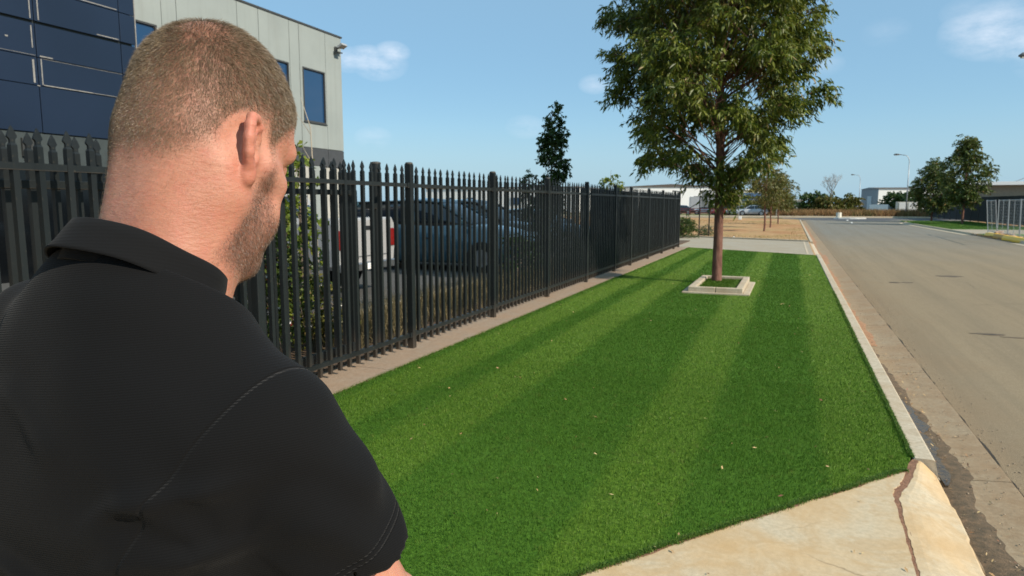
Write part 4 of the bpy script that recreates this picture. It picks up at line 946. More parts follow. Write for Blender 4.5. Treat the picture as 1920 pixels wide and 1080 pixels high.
M_wh = plain('white_wall', (.82, .82, .79), .6, var=.06); M_cream = plain('cream_wall', (.60, .57, .48), .7, var=.06); M_gw = plain('grey_wall', (.30, .32, .34), .6)
M_dkroof = plain('dark_roof', (.10, .085, .075), .7); M_blueroof = plain('blue_roof', (.035, .07, .13), .5); M_orange = plain('orange_roof', (.55, .14, .04), .7)
M_blgr = plain('blue_grey_metal', (.12, .18, .23), .5); M_ltblue = plain('pale_blue_metal', (.34, .45, .52), .5)
s1 = shed('warehouse', 'large white warehouse with low dark roof beyond the vacant lot', -33, -12.6, 142, 175, 5.15, M_wh, M_dkroof, .55, 'y', turn=17)
bx('lower_cladding', M_gw, s1, 3.8, 8.6, -.12, -.004, 0, 3.15); windows(s1, ((6.2, 8.0, 2.55, 3.25), (8.3, 9.2, 2.55, 3.25), (4.5, 6.0, 2.55, 3.25)))
bx('sliding_door', M_wh, s1, 6.6, 8.4, -.2, -.13, .5, 2.3)
s2 = shed('warehouse', 'long cream building stretching right of the white warehouse', -12.3, -1.5, 152, 175, 4.55, M_cream, M_wh, turn=17)
windows(s2, ((-4.5, -3.2, 2.2, 3.2), (-1.5, -.2, 2.2, 3.2)))
s3 = shed('house', 'small building with dark blue roof behind the roadside trees', -7.9, -3.6, 119, 127, 2.2, M_cream, M_blueroof, 1.35, 'x')
b = MB(); b.add([(.55, -.4, 1.5), (2.6, -.4, 1.5), (2.6, -.4, 3.35)], [(0, 1, 2)]); b.add([(.55, -.3, 1.5), (2.6, -.3, 1.5), (2.6, -.3, 3.35)], [(0, 2, 1)]); b.build('gable', M_wh, s3)
windows(s3, ((-1.8, -.8, .8, 1.7),))
s4 = shed('low_building', 'low dark building with a bright orange roof', -4.2, -1.6, 110, 116, 1.25, M_under, M_orange, .95, 'x'); windows(s4, ((-.6, .4, .5, 1.0),))
s5 = shed('warehouse', 'distant long white building far left beyond the car park', -74, -40, 132, 160, 5.0, M_wh, M_dkroof); windows(s5, tuple((x, x + 2, 1.5, 3) for x in (-12, -7, -2, 3, 8)))
s6 = shed('warehouse', 'distant white shed with a blue grey end wall', 17.0, 33, 170, 180, 5.0, M_wh, M_dkroof, .35, 'x', turn=14)
bx('end_wall', M_blgr, s6, -8.1, -8.004, -.02, 10, 0, 5.0); b = MB(); b.add([(-8.27, 0, 5.0), (-8.27, 10, 5.0), (-8.27, 5, 5.33)], [(0, 1, 2)]); b.build('gable', M_blgr, s6)
bx('door', M_ltblue, s6, -8.16, -8.104, 3.5, 6, .5, 3.4)
s7 = shed('shipping_container', 'cream container standing behind the junction scrub', 15.6, 18.4, 124.5, 127, 2.0, M_cream, None, cat='container'); bx('door', M_wh, s7, -1.2, -.1, -.06, -.004, .1, 1.9); bx('door', M_wh, s7, .1, 1.2, -.06, -.004, .1, 1.9)
s8 = shed('site_hut', 'small white hut left of the distant shed', 12.0, 13.6, 165, 168, 2.6, M_wh, M_dkroof, cat='hut'); bx('window', M_alu, s8, -.5, .5, -.06, -.004, 1.2, 2.0)
s9 = shed('low_building', 'far low pale building left of the bare tree', -4.5, 2.6, 185, 195, 2.6, M_cream, M_wh); windows(s9, ((-2, -1, 1, 2), (1, 2, 1, 2)))
for k, (x, y, w_, h, m_, lab) in enumerate(((9.1, 130, 2.4, 1.5, M_gw, 'grey metal fence panel run left of the distant shed'), (12.2, 131, 3.0, 1.6, M_ltblue, 'pale blue metal fence run before the distant shed'), (14.6, 133, 1.6, 1.45, M_ltblue, 'short pale metal fence piece beside the container'))):
    r = empty('metal_fence', (x, y, -.02)); tag(r, lab, 'fence')
    for j in range(int(w_ / .4)): bx('panel', m_, r, j * .4 + .005, j * .4 + .395, 0, .04, 0, h)
s10 = shed('industrial_building', 'dark walled industrial building with a thin white roof edge across the street', 18.6, 46, 92, 120, 3.05, plain('brown_wall', (.22, .18, .13), .8), None)
bx('roof', M_wh, s10, -14.6, 14.2, -1.2, 27, 3.75, 4.12); bx('upper_wall', plain('taupe_wall', (.30, .25, .18), .8), s10, -13.6, -6.9, -.12, -.004, 2.4, 3.74); bx('upper_wall', M_ltblue, s10, -6.8, 6, -.16, -.004, 2.3, 3.74); bx('lower_wall', M_under, s10, -13.6, 10, -.5, -.2, 0, 2.3)
for x in (-7.6, -1.9):
    b = MB(); 
    for s in (-1, 1): b.tube([(x, 0, 4.95), (x + s * 1.9, 0, 4.12)], .05, 5)
    b.tube([(x, 0, 4.1), (x, 0, 5.05)], .07, 6); b.build('roof_brace', M_gw, s10)

# dark screened fence across the street
M_screen = plain('shade_cloth', (.012, .013, .014), .9)
xf = empty('screened_fence', (15.6, 0, 0)); tag(xf, 'dark screened fence running behind the two street trees', 'fence')
yy = 58.0
while yy < 97:
    bx('screen_panel', M_screen, xf, -.02, .02, yy + .05, yy + 2.95, .08, 2.25); bx('post', M_steel, xf, -.04, .04, yy - .04, yy + .04, -.02, 2.15); yy += 3.0
bx('screen_panel', M_screen, xf, .05, 9.0, 57.95, 57.99, .08, 2.05); bx('post', M_steel, xf, 4.5, 4.58, 57.9, 57.98, -.02, 2.15)
g = np.random.default_rng(77); n = 14000
t = NT('verge_turf'); nn = t.noise(3, 5, .6); t.set(color=t.ramp(nn, [(.3, (.05, .12, .015)), (.7, (.12, .19, .03))]), rough=.9); M_vt = t.m
b = MB(); b.prism([(9.6, 52), (15.5, 52.8), (15.5, 77.8), (10.2, 74), (9.6, 70)], -.1, .0); tag(b.build('verge_grass', M_vt), 'green mown verge under the pair of trees', kind='structure')
P = np.stack([g.uniform(9.7, 15.4, n), g.uniform(52.6, 76, n), np.zeros(n)], 1); tufts('verge_blades', 'green grass blades on the far verge', P, .07, .03, 2, M_blade, 78, .05, .8)
b = MB(); b.prism([(9.45, 44.8), (15.5, 45.6), (15.5, 52.7), (9.45, 51.9)], -.1, -.004); tag(b.build('driveway', M_grey), 'grey driveway across the street beside the wire fence', kind='structure')
b = MB(); b.prism([(9.6, 30), (15.5, 30), (15.5, 45.5), (9.6, 44.7)], -.1, -.002); tag(b.build('verge_grass', M_vt), 'grass verge behind the wire fence', kind='structure')

# temporary wire fence on plastic blocks
M_galv = plain('galvanised', (.42, .43, .44), .4, metal=.6); M_yel = plain('yellow_plastic', (.85, .50, .012), .45, var=.05); M_oran = plain('dirty_orange_plastic', (.52, .27, .03), .55)
PTS = [(10.15, 45.2), (10.05, 42.9), (9.95, 40.6), (9.85, 38.3), (9.75, 36.0), (9.65, 33.7)]
for k, (a, b_) in enumerate(zip(PTS, PTS[1:])):
    L = math.hypot(b_[0] - a[0], b_[1] - a[1]) - .06; rz = math.atan2(b_[1] - a[1], b_[0] - a[0])
    r = empty('wire_fence_panel', (a[0], a[1], .08), rz); r.rotation_euler = (R(5.5 if k == 0 else 1.5), 0, rz)
    tag(r, ('leaning temporary wire fence panel at the far end of its row', 'second temporary wire fence panel from the far leaning one', 'third temporary wire fence panel, at the right edge of the view', 'temporary wire fence panel just outside the right edge', 'nearest temporary wire fence panel, right of the view')[k], 'wire fence', 'temporary wire fence panels across the street')
    for x in (.02, L): m_ = MB(); m_.tube([(x, 0, -.08), (x, 0, 1.78)], .022, 6); m_.build('upright', M_galv, r)
    for z in (.08, 1.74): m_ = MB(); m_.tube([(.02, 0, z), (L, 0, z)], .020, 6); m_.build('rail', M_galv, r)
    m_ = MB(); m_.tube([(L / 2, 0, .08), (L / 2, 0, 1.74)], .012, 5); m_.build('mid_upright', M_galv, r)
    m_ = MB()
    for x in np.arange(.14, L, .12): m_.tube([(x, 0, .08), (x, 0, 1.74)], .0028, 3, cap=False)
    for z in np.arange(.18, 1.7, .15): m_.tube([(.02, 0, z), (L, 0, z)], .0028, 3, cap=False)
    tag(m_.build('wire_mesh', M_galv, r), kind='stuff')
blk = None
for k, (x, y, m_, lab) in enumerate(((9.76, 42.4, M_yel, 'yellow plastic barrier block farthest along the kerb'), (9.72, 40.6, M_oran, 'dirty orange plastic barrier block between two yellow ones'), (9.68, 38.8, M_yel, 'yellow plastic barrier block at the right edge of the view'), (9.64, 37.0, M_yel, 'yellow plastic barrier block just right of the view'))):
    r = empty('barrier_block', (x, y, -.112), R(93)); tag(r, lab, 'barrier', 'plastic barrier blocks under the wire fence')
    b = MB(); b.extrude([(-.17, 0), (.17, 0), (.17, .12), (.10, .24), (-.10, .24), (-.17, .12)], -.82, .82, 'x'); b.build('block', m_, r, bevel=.03, smooth=False)
    b = MB(); b.box((.86, 0, .1), (.06, .12, .12)); b.build('coupling', m_, r)
M_rock = plain('pink_rock', (.42, .28, .20), .9, var=.3, scale=5)
for k, (x, y, s) in enumerate(((10.0, 42.2, .24), (10.05, 41.0, .16), (9.98, 39.9, .18), (10.0, 38.9, .14))):
    b = MB(); g_ = random.Random(k)
    import bmesh
    bm = bmesh.new(); bmesh.ops.create_icosphere(bm, subdivisions=2, radius=s)
    for v in bm.verts: v.co *= 1 + .5 * mnoise.noise(v.co * 6 + Vector((k * 5, 0, 0))); v.co.z *= .7
    me = bpy.data.meshes.new('rock'); bm.to_mesh(me); bm.free(); o = put('rock', me, M_rock, loc=(x, y, s * .4)); tag(o, ('largest pinkish rock behind the far yellow block', 'small pinkish rock behind the orange block', 'mid sized pinkish rock behind the orange block', 'smallest pinkish rock at the right of the row')[k], 'rock', 'rocks behind the barrier blocks')

# ================================================================ street lights, signs, island
M_pole = plain('galv_pole', (.38, .40, .41), .5, metal=.4); M_lamp = plain('lamp_grey', (.12, .12, .12), .5); M_lens = plain('lamp_lens', (.62, .60, .54), .3)
def street_light(label, loc, h, reach, rz, r=.07):
    L_ = empty('street_light', loc, rz); tag(L_, label, 'street light', 'tall curved street lights')
    b = MB(); b.tube([(0, 0, 0), (0, 0, h * .5), (0, 0, h - 1.1)], [r * 1.2, r, r * .75], 10); b.build('pole', M_pole, L_, smooth=True)
    pts = [(0, 0, h - 1.15)] + [(reach * .42 * (1 - math.cos(a)), 0, h - 1.1 + 1.0 * math.sin(a)) for a in np.linspace(.15, math.pi / 2, 8)] + [(reach * .95, 0, h + .02)]
    b = MB(); b.tube(pts, r * .62, 8); b.build('arm', M_pole, L_, smooth=True)
    b = MB(); b.tube([(reach * .9, 0, h), (reach * 1.05, 0, h + .03), (reach * 1.35, 0, h + .04), (reach * 1.5, 0, h + .0)], [.05, .10, .13, .05], 8); b.build('lamp_head', M_lamp, L_, smooth=True)
    b = MB(); b.box((reach * 1.25, 0, h - .075), (.36, .16, .05)); b.build('lens', M_lens, L_, bevel=.01)
street_light('grey street light before the distant white shed, its arm reaching left', (14.1, 104.5, -.02), 8.15, 1.25, math.pi)
street_light('thin far street light between the bare tree and the distant shed', (12.9, 160, -.02), 7.7, 1.2, math.pi)
street_light('street light behind the slender street trees, its arm reaching right', (-1.9, 97.0 + 3, -.02), 8.0, 1.5, R(10))
street_light('near street light whose lamp head shows at the right edge of the sky', (11.3, 40.6, -.02), 8.62, 1.15, R(197))
gw = empty('give_way_sign', (-5.67, 84.0, -.02)); tag(gw, 'small red bordered triangular road sign seen beyond the vacant lot', 'road sign')
b = MB(); b.tube([(0, 0, 0), (0, 0, 2.6)], .035, 8); b.build('post', M_pole, gw)
b = MB(); b.extrude([(-.42, 2.62), (.42, 2.62), (0, 1.86)], -.06, -.045, 'y'); pl_ = b.build('sign_plate', plain('sign_red', (.62, .08, .06), .4), gw)
b = MB(); b.extrude([(-.27, 2.53), (.27, 2.53), (0, 2.05)], -.066, -.061, 'y'); b.build('sign_face', plain('sign_white', (.78, .76, .74), .4), gw)
isl = empty('traffic_island', (6.4, 90.2, -.112)); tag(isl, 'white painted traffic island with a short post in the junction', 'traffic island')
b = MB(); b.prism(blob(0, 0, 1.6, .45, 24, 3, .15), .0, .16); b.build('kerb_ring', plain('white_kerb', (.74, .72, .66), .6), isl)
b = MB(); b.prism(blob(-1.15, .5, .30, .30, 10, 1, .05), .0, .75); b.build('marker_post', M_cream, isl)
for k, (x, y, lab) in enumerate(((-5.1, 77.5, 'small pale marker post beyond the vacant lot by the red bordered sign'), (-13.2, 80, 'pale low block on the verge left of the steel frame'), (-2.55, 34.85, 'small white marker at the back edge of the second driveway'))):
    r = empty('marker', (x, y, -.02)); tag(r, lab, 'marker'); s = (.30, .4, .07)[k]; b = MB(); b.box((0, 0, s * .6), (s, s, s * 1.2)); b.build('block', M_wh, r, bevel=.02); b = MB(); b.box((0, 0, s * 1.22), (s * .9, s * .9, .02)); b.build('top', M_cream, r)
for k, (x, y, w_, h) in enumerate(((-10.5, 95, .9, .3),)): pass
b = MB(); b.prism([(-30, 86.3), (-.9, 86.2), (-3, 87), (-30, 87)][::-1], -.10, -.0); tag(b.build('verge_grass', M_vt), 'thin green verge before the cross street', kind='structure')
b = MB(); b.prism([(-60, 100.4), (-9, 100.4), (-9, 106), (-60, 106)], -.02, .04); tag(b.build('verge_grass', M_vt), 'green verge beyond the cross street', kind='structure')
hg = empty('rail_fence', (-9.5, 104, 0)); tag(hg, 'low dark red rail fence before the white warehouse', 'fence')
M_dkred = plain('dark_red', (.16, .03, .03), .7)
for k in range(13): bx('post', M_dkred, hg, -18 + k * 1.5, -17.9 + k * 1.5, 0, .08, .04, 1.0)
for z in (.35, .65, .92): bx('rail', M_dkred, hg, -18, .1, .085, .12, z, z + .10)
# ================================================================ vehicles
M_tyre = plain('tyre', (.015, .015, .016), .9); M_rim = plain('alloy', (.45, .46, .47), .3, metal=.9); M_tail = plain('tail_red', (.18, .008, .008), .2, coat=.6); M_head = plain('headlamp', (.75, .76, .78), .12, coat=.6)
M_blk = plain('black_trim', (.012, .012, .013), .5)
t = NT('car_glass'); t.set(color=(.010, .016, .022), rough=.03, spec=.9); M_cg = t.m
def paint(name, c, r=.25):
    t = NT(name); n = t.noise(3, 3, .5); t.set(color=t.mix(t.math('MULTIPLY', n, .2), c, tuple(x * .8 for x in c)), rough=r, coat=1.0, coat_rough=.04, spec=.5); return t.m
def loft(stations, name, mat, par, smooth=True):
    """stations: (x, z0, z1, half width at bottom, at middle, at top, crown)"""
    b = MB(); m = None; vs = []
    for (x, z0, z1, w0, wm, w1, cr) in stations:
        h = z1 - z0
        half = [(0, z0), (w0 * .9, z0), (w0, z0 + h * .08), (wm, z0 + h * .40), (wm * .995, z0 + h * .62), (w1 + (wm - w1) * .35, z0 + h * .88), (w1 * .92, z1), (w1 * .5, z1 + cr * .8), (0, z1 + cr)]
        ring = half + [(-y, z) for y, z in reversed(half[1:-1])]; m = len(ring); vs += [(x, y, z) for y, z in ring]
    n = len(stations); fs = [(i * m + k, i * m + (k + 1) % m, (i + 1) * m + (k + 1) % m, (i + 1) * m + k) for i in range(n - 1) for k in range(m)]
    fs += [tuple(range(m)), tuple(reversed(range((n - 1) * m, n * m)))]
    b.add(vs, fs); return b.build(name, mat, par, smooth=smooth)
def wheel(par, x, y, r=.34):
    s = 1 if y > 0 else -1
    b = MB(); b.tube([(x, y - s * .02, r), (x, y + s * .004, r)], r + .055, 24); b.build('wheel_arch', M_blk, par)
    b = MB(); b.tube([(x, y - s * .20, r), (x, y - s * .015, r), (x, y + s * .012, r)], [r, r, r * .93], 24); w = b.build('wheel', M_tyre, par)
    b = MB(); b.tube([(x, y + s * .010, r), (x, y + s * .020, r)], r * .62, 16); 
    for k in range(5): b.box((x + math.cos(k * 1.2566) * r * .33, y + s * .024, r + math.sin(k * 1.2566) * r * .33), (r * .6, .012, r * .13), ry=-k * 1.2566)
    b.build('rim', M_rim, w)
def passenger_car(name, label, loc, rz, col_m, L=4.7, W=1.84, H=1.46, hood=.92, cat='car', suv=False, group=None):
    """nose towards local +x"""
    r = empty(name, loc, rz); tag(r, label, cat, group); h = L / 2; w = W / 2; belt = hood + .04
    loft([(-h, .42, .78, w * .80, w * .86, w * .78, .02), (-h + .12, .24, belt - .04, w * .90, w * .95, w * .82, .02), (-h + .75, .20, belt + .04, w * .96, w, w * .88, .03), (-.3, .20, belt + .02, w * .97, w, w * .90, .03), (h - 1.45, .20, belt, w * .97, w, w * .88, .03),
          (h - .95, .20, hood - .03, w * .96, w * .99, w * .84, .04), (h - .35, .22, hood - .14, w * .90, w * .95, w * .76, .04), (h - .08, .26, hood - .26, w * .80, w * .86, w * .66, .03), (h, .34, hood - .36, w * .66, w * .74, w * .56, .02)], 'body', col_m, r)
    rb = -h + (.12 if suv else .55); rt = -h + (.45 if suv else 1.25)
    cab = [(rb, belt - .10, belt + .02, w * .84, w * .84, w * .70, .01), (rt, belt - .1, H - .06, w * .86, w * .80, w * .62, .03), (-.25, belt - .1, H - .01, w * .88, w * .80, w * .64, .03), (.30, belt - .1, H - .06, w * .88, w * .79, w * .63, .02), (h - 1.25, belt - .1, belt + .03, w * .84, w * .83, w * .70, .01)]
    loft(cab, 'cabin_glass', M_cg, r)
    b = MB(); loft([(rt - .05, H - .09, H - .045, w * .66, w * .68, w * .58, .03), (-.25, H - .06, H + .005, w * .70, w * .71, w * .60, .035), (.34, H - .10, H - .05, w * .66, w * .68, w * .58, .03)], 'roof', col_m, r)
    for s in (-1, 1):
        b = MB(); b.tube([(h - 1.22, s * w * .82, belt), (.32, s * w * .67, H - .07)], .030, 6); b.build('pillar', col_m, r); b = MB(); b.tube([(-.32, s * w * .86, belt), (-.32, s * w * .68, H - .03)], .035, 6); b.build('pillar', col_m, r); b = MB(); b.tube([(rb, s * w * .80, belt - .02), (rt, s * w * .64, H - .07)], .045, 6); b.build('pillar', col_m, r)
        b = MB(); b.box((h - 1.35, s * (w + .08), belt + .05), (.12, .20, .13)); b.build('mirror', col_m, r, bevel=.025)
        b = MB(); b.box((h - .22, s * w * .66, hood - .25), (.34, .34, .13), rz=s * -.35); b.build('headlight', M_head, r, bevel=.03)
        b = MB(); b.box((-h + .06, s * w * .70, .80), (.10, .36, .14)); b.build('tail_light', M_tail, r, bevel=.02)
        b = MB(); b.box((.1, s * (w + .001), .80), (.16, .02, .03)); b.build('door_handle', M_blk, r)
        for x in (h - .90, -h + .95): wheel(r, x, s * (w - .01))
    b = MB(); b.box((h - .015, 0, .50), (.05, W * .52, .18)); b.build('grille', M_blk, r, bevel=.01)
    b = MB(); b.box((h + .012, 0, .42), (.012, .37, .11)); b.build('number_plate', M_wh, r)
    return r
M_navyc = paint('paint_deep_blue', (.010, .035, .065)); M_tealc = paint('paint_slate_blue', (.05, .115, .145)); M_blackc = paint('paint_black', (.008, .010, .012)); M_whitec = paint('paint_white', (.36, .358, .355)); M_silver = paint('paint_silver', (.42, .44, .46)); M_redc = paint('paint_red', (.30, .03, .03))
passenger_car('parked_car', 'slate blue four wheel drive parked nose to the fence right of the white ute', (-8.35, 15.6, 0), R(2), M_tealc, 4.9, 1.94, 1.74, 1.10, suv=True, group='cars parked behind the fence')
passenger_car('parked_car', 'black four wheel drive parked beyond the slate blue one', (-8.9, 19.0, 0), R(-1), M_blackc, 4.8, 1.95, 1.74, 1.10, suv=True, group='cars parked behind the fence')
passenger_car('parked_car', 'deep blue car parked farthest along the fence', (-8.3, 22.6, 0), R(1), M_navyc, 4.6, 1.82, 1.46, .94, group='cars parked behind the fence')
# white ute backed up to the fence: nose towards -x
u = empty('parked_ute', (-9.75, 10.5, 0), R(180)); tag(u, 'white dual cab ute with its tailgate and red tail light facing the fence', 'ute')
w = .94
loft([(-2.62, .52, 1.36, w * .96, w, w * .99, .0), (-2.60, .48, 1.38, w * .97, w, w * .99, .0), (-.95, .48, 1.38, w * .97, w, w * .98, .0), (-.90, .36, 1.30, w * .97, w, w * .92, .0), (1.2, .34, 1.20, w * .97, w, w * .90, .02), (2.1, .36, 1.12, w * .95, w * .97, w * .86, .04), (2.5, .42, 1.0, w * .86, w * .9, w * .74, .03), (2.62, .5, .85, w * .75, w * .8, w * .6, .02)], 'body', M_whitec, u, smooth=False)
loft([(-.98, 1.2, 1.42, w * .82, w * .82, w * .80, 0), (-.72, 1.2, 1.80, w * .82, w * .78, w * .70, .03), (.5, 1.2, 1.82, w * .82, w * .78, w * .70, .03), (1.25, 1.15, 1.25, w * .80, w * .80, w * .72, .0)], 'cabin_glass', M_cg, u)
loft([(-.78, 1.76, 1.81, w * .74, w * .76, w * .68, .03), (.52, 1.77, 1.83, w * .74, w * .76, w * .68, .03)], 'roof', M_whitec, u)
b = MB(); b.box((-2.635, 0, 1.02), (.035, 1.40, .66)); tg = b.build('tailgate', M_whitec, u, bevel=.015)
b = MB(); b.box((-2.66, 0, 1.20), (.02, .26, .07)); b.build('handle', M_blk, tg)
b = MB(); b.box((-2.68, 0, .52), (.16, 1.70, .14)); b.build('bumper', M_rim, u, bevel=.02)
b = MB(); b.box((-2.76, .0, .52), (.012, .37, .11)); b.build('number_plate', M_wh, u)
for s in (-1, 1):
    b = MB(); b.box((-2.60, s * .845, 1.0), (.09, .15, .34)); b.build('tail_light', M_tail, u, bevel=.02)
    b = MB(); b.tube([(-.92, s * .76, 1.38), (-.72, s * .68, 1.78)], .04, 6); b.build('pillar', M_whitec, u); b = MB(); b.tube([(1.2, s * .78, 1.22), (.52, s * .68, 1.80)], .035, 6); b.build('pillar', M_whitec, u); b = MB(); b.tube([(-.05, s * .79, 1.25), (-.05, s * .70, 1.80)], .035, 6); b.build('pillar', M_whitec, u)
    b = MB(); b.box((1.05, s * 1.03, 1.27), (.12, .20, .18)); b.build('mirror', M_whitec, u, bevel=.03)
    b = MB(); b.box((2.48, s * .68, .88), (.22, .32, .16)); b.build('headlight', M_head, u, bevel=.03)
    for x in (1.72, -1.45): wheel(u, x, s * (w - .01), .38)
# parked cars seen far off before the white warehouse
cl = 'cars parked far off before the warehouses'
for k, (x, y, rz, m_, lab) in enumerate(((-5.3, 98.5 + 5, 8, M_silver, 'silver car parked before the blue roofed building'), (-16.5, 112, 4, M_blackc, 'black car parked before the white warehouse'), (-12.6, 112.5, 0, M_silver, 'grey car parked right of the black one before the warehouse'), (-9.3, 110, 6, M_redc, 'dark red car parked right of the grey one'), (-7.0, 108, 0, M_whitec, 'white car parked behind the road sign'))):
    passenger_car('parked_car', lab, (x, y, .0), R(180 + rz), m_, 4.4, 1.8, 1.45, .92, group=cl)
vn = empty('white_van', (1.9, 160, -.02), R(6)); tag(vn, 'tiny white van far off left of the bare tree', 'van')
b = MB(); b.extrude([(-2.4, .3), (2.3, .3), (2.4, .9), (1.9, 1.15), (1.4, 2.0), (-2.4, 2.05)], -.9, .9, 'y'); vb = [(v[0], v[1], v[2]) for v in b.v]; b.build('body', M_whitec, vn, bevel=.04)
for s in (-1, 1):
    for x in (1.5, -1.5): wheel(vn, x, s * .9, .33)
b = MB(); b.box((1.3, -.905, 1.55), (.8, .01, .5)); b.build('window', M_cg, vn)
# ================================================================ the man
# implicit shapes sampled on a grid and skinned with surface nets
def smin(a, b, k):
    h = np.clip(0.5 + 0.5 * (b - a) / k, 0, 1)
    return b * (1 - h) + a * h - k * h * (1 - h)

class Field:
    def __init__(s, lo, hi, step):
        s.lo = np.array(lo, np.float32); s.step = step
        s.n = np.ceil((np.array(hi) - np.array(lo)) / step).astype(int) + 1
        s.F = np.full(s.n, 0.5, np.float32)
    def grid(s, blo, bhi):
        i0 = np.maximum(0, np.floor((np.array(blo) - s.lo) / s.step).astype(int))
        i1 = np.minimum(s.n, np.ceil((np.array(bhi) - s.lo) / s.step).astype(int) + 1)
        if np.any(i1 <= i0): return None, None, None, None
        ax = [s.lo[a] + s.step * np.arange(i0[a], i1[a], dtype=np.float32) for a in range(3)]
        X, Y, Z = np.meshgrid(*ax, indexing='ij')
        return (slice(i0[0], i1[0]), slice(i0[1], i1[1]), slice(i0[2], i1[2])), X, Y, Z
    def _put(s, sl, d, k, op):
        F = s.F[sl]
        if op == 'add': s.F[sl] = smin(F, d, k)
        else: s.F[sl] = -smin(-F, d, k)
    def cap(s, a, b, ra, rb, k=.01, op='add', sq=None):
        """tapered capsule; sq=(axis vector, factor) flattens it along that axis"""
        a = np.array(a, float); b = np.array(b, float); m = max(ra, rb) + k * 1.5 + .02
        sl, X, Y, Z = s.grid(np.minimum(a, b) - m, np.maximum(a, b) + m)
        if sl is None: return s
        ab = b - a; L = max(1e-9, ab @ ab)
        px, py, pz = X - a[0], Y - a[1], Z - a[2]
        h = np.clip((px * ab[0] + py * ab[1] + pz * ab[2]) / L, 0, 1)
        dx, dy, dz = px - ab[0] * h, py - ab[1] * h, pz - ab[2] * h
        if sq is not None:
            ax, f = np.array(sq[0], float), sq[1]; ax /= np.linalg.norm(ax)
            q = dx * ax[0] + dy * ax[1] + dz * ax[2]
            e = q * (1 / f - 1)
            dx, dy, dz = dx + ax[0] * e, dy + ax[1] * e, dz + ax[2] * e
        d = np.sqrt(dx * dx + dy * dy + dz * dz) - (ra + (rb - ra) * h)
        if sq is not None: d = d * min(1, sq[1])
        s._put(sl, d, k, op); return s
    def ell(s, c, r, k=.01, op='add', rot=None, e=2.0):
        c = np.array(c, float); r = np.array(r, float); m = (max(r) if rot is not None else r) + k * 1.5 + .02
        sl, X, Y, Z = s.grid(c - m, c + m)
        if sl is None: return s
        px, py, pz = X - c[0], Y - c[1], Z - c[2]
        if rot is not None:
            M = np.array(rot.transposed() if isinstance(rot, Matrix) else rot)
            px, py, pz = (M[0, 0] * px + M[0, 1] * py + M[0, 2] * pz, M[1, 0] * px + M[1, 1] * py + M[1, 2] * pz, M[2, 0] * px + M[2, 1] * py + M[2, 2] * pz)
        if e == 2.0: k0 = np.sqrt((px / r[0]) ** 2 + (py / r[1]) ** 2 + (pz / r[2]) ** 2)
        else: k0 = (np.abs(px / r[0]) ** e + np.abs(py / r[1]) ** e + np.abs(pz / r[2]) ** e) ** (1 / e)
        k1 = np.sqrt((px / r[0] ** 2) ** 2 + (py / r[1] ** 2) ** 2 + (pz / r[2] ** 2) ** 2)
        d = k0 * (k0 - 1) / np.maximum(k1, 1e-6)
        if e != 2.0: d = (k0 - 1) * min(r)
        s._put(sl, d.astype(np.float32), k, op); return s
    def disp(s, fn):
        sl, X, Y, Z = s.grid(s.lo, s.lo + s.step * s.n); s.F[sl] += fn(X, Y, Z); return s
    def nets(s):
        F = s.F; S = F < 0
        nx, ny, nz = F.shape
        c = np.zeros((nx - 1, ny - 1, nz - 1), np.int8)
        for i in (0, 1):
            for j in (0, 1):
                for k in (0, 1): c += S[i:nx - 1 + i, j:ny - 1 + j, k:nz - 1 + k]
        act = np.argwhere((c > 0) & (c < 8))
        idx = np.full(c.shape, -1, np.int32); idx[tuple(act.T)] = np.arange(len(act))
        acc = np.zeros((len(act), 3)); cnt = np.zeros(len(act))
        offs = [(i, j, k) for i in (0, 1) for j in (0, 1) for k in (0, 1)]
        for a in offs:
            for ax in range(3):
                if a[ax]: continue
                b = list(a); b[ax] = 1
                fa = F[act[:, 0] + a[0], act[:, 1] + a[1], act[:, 2] + a[2]]
                fb = F[act[:, 0] + b[0], act[:, 1] + b[1], act[:, 2] + b[2]]
                m = (fa < 0) != (fb < 0)
                t = np.where(m, fa / np.where(m, fa - fb, 1), 0)
                p = np.array(a, float)[None, :].repeat(len(act), 0); p[:, ax] += t
                acc += p * m[:, None]; cnt += m
        V = (act + acc / cnt[:, None]) * s.step + s.lo
        Q = []
        for ax in range(3):
            sl0 = [slice(1, -1)] * 3; sl0[ax] = slice(0, -1)
            sl1 = [slice(1, -1)] * 3; sl1[ax] = slice(1, None)
            A = S[tuple(sl0)]; B = S[tuple(sl1)]
            for pos, flip in ((A & ~B, False), (~A & B, True)):
                e = np.argwhere(pos)
                off = np.array([1, 1, 1]); off[ax] = 0
                e = e + off
                u, v = (ax + 1) % 3, (ax + 2) % 3
                q = []
                for du, dv in ((-1, -1), (0, -1), (0, 0), (-1, 0)):
                    g = e.copy(); g[:, u] += du; g[:, v] += dv
                    q.append(idx[g[:, 0], g[:, 1], g[:, 2]])
                q = np.stack(q, 1)
                Q.append(q[:, ::-1] if flip else q)
        Q = np.concatenate(Q)
        return V, Q[(Q >= 0).all(1)]

def join(parts):
    Vs, Fs, n = [], [], 0
    for V, Fq in parts: Vs.append(V); Fs.append(Fq + n); n += len(V)
    return np.concatenate(Vs), np.concatenate(Fs)

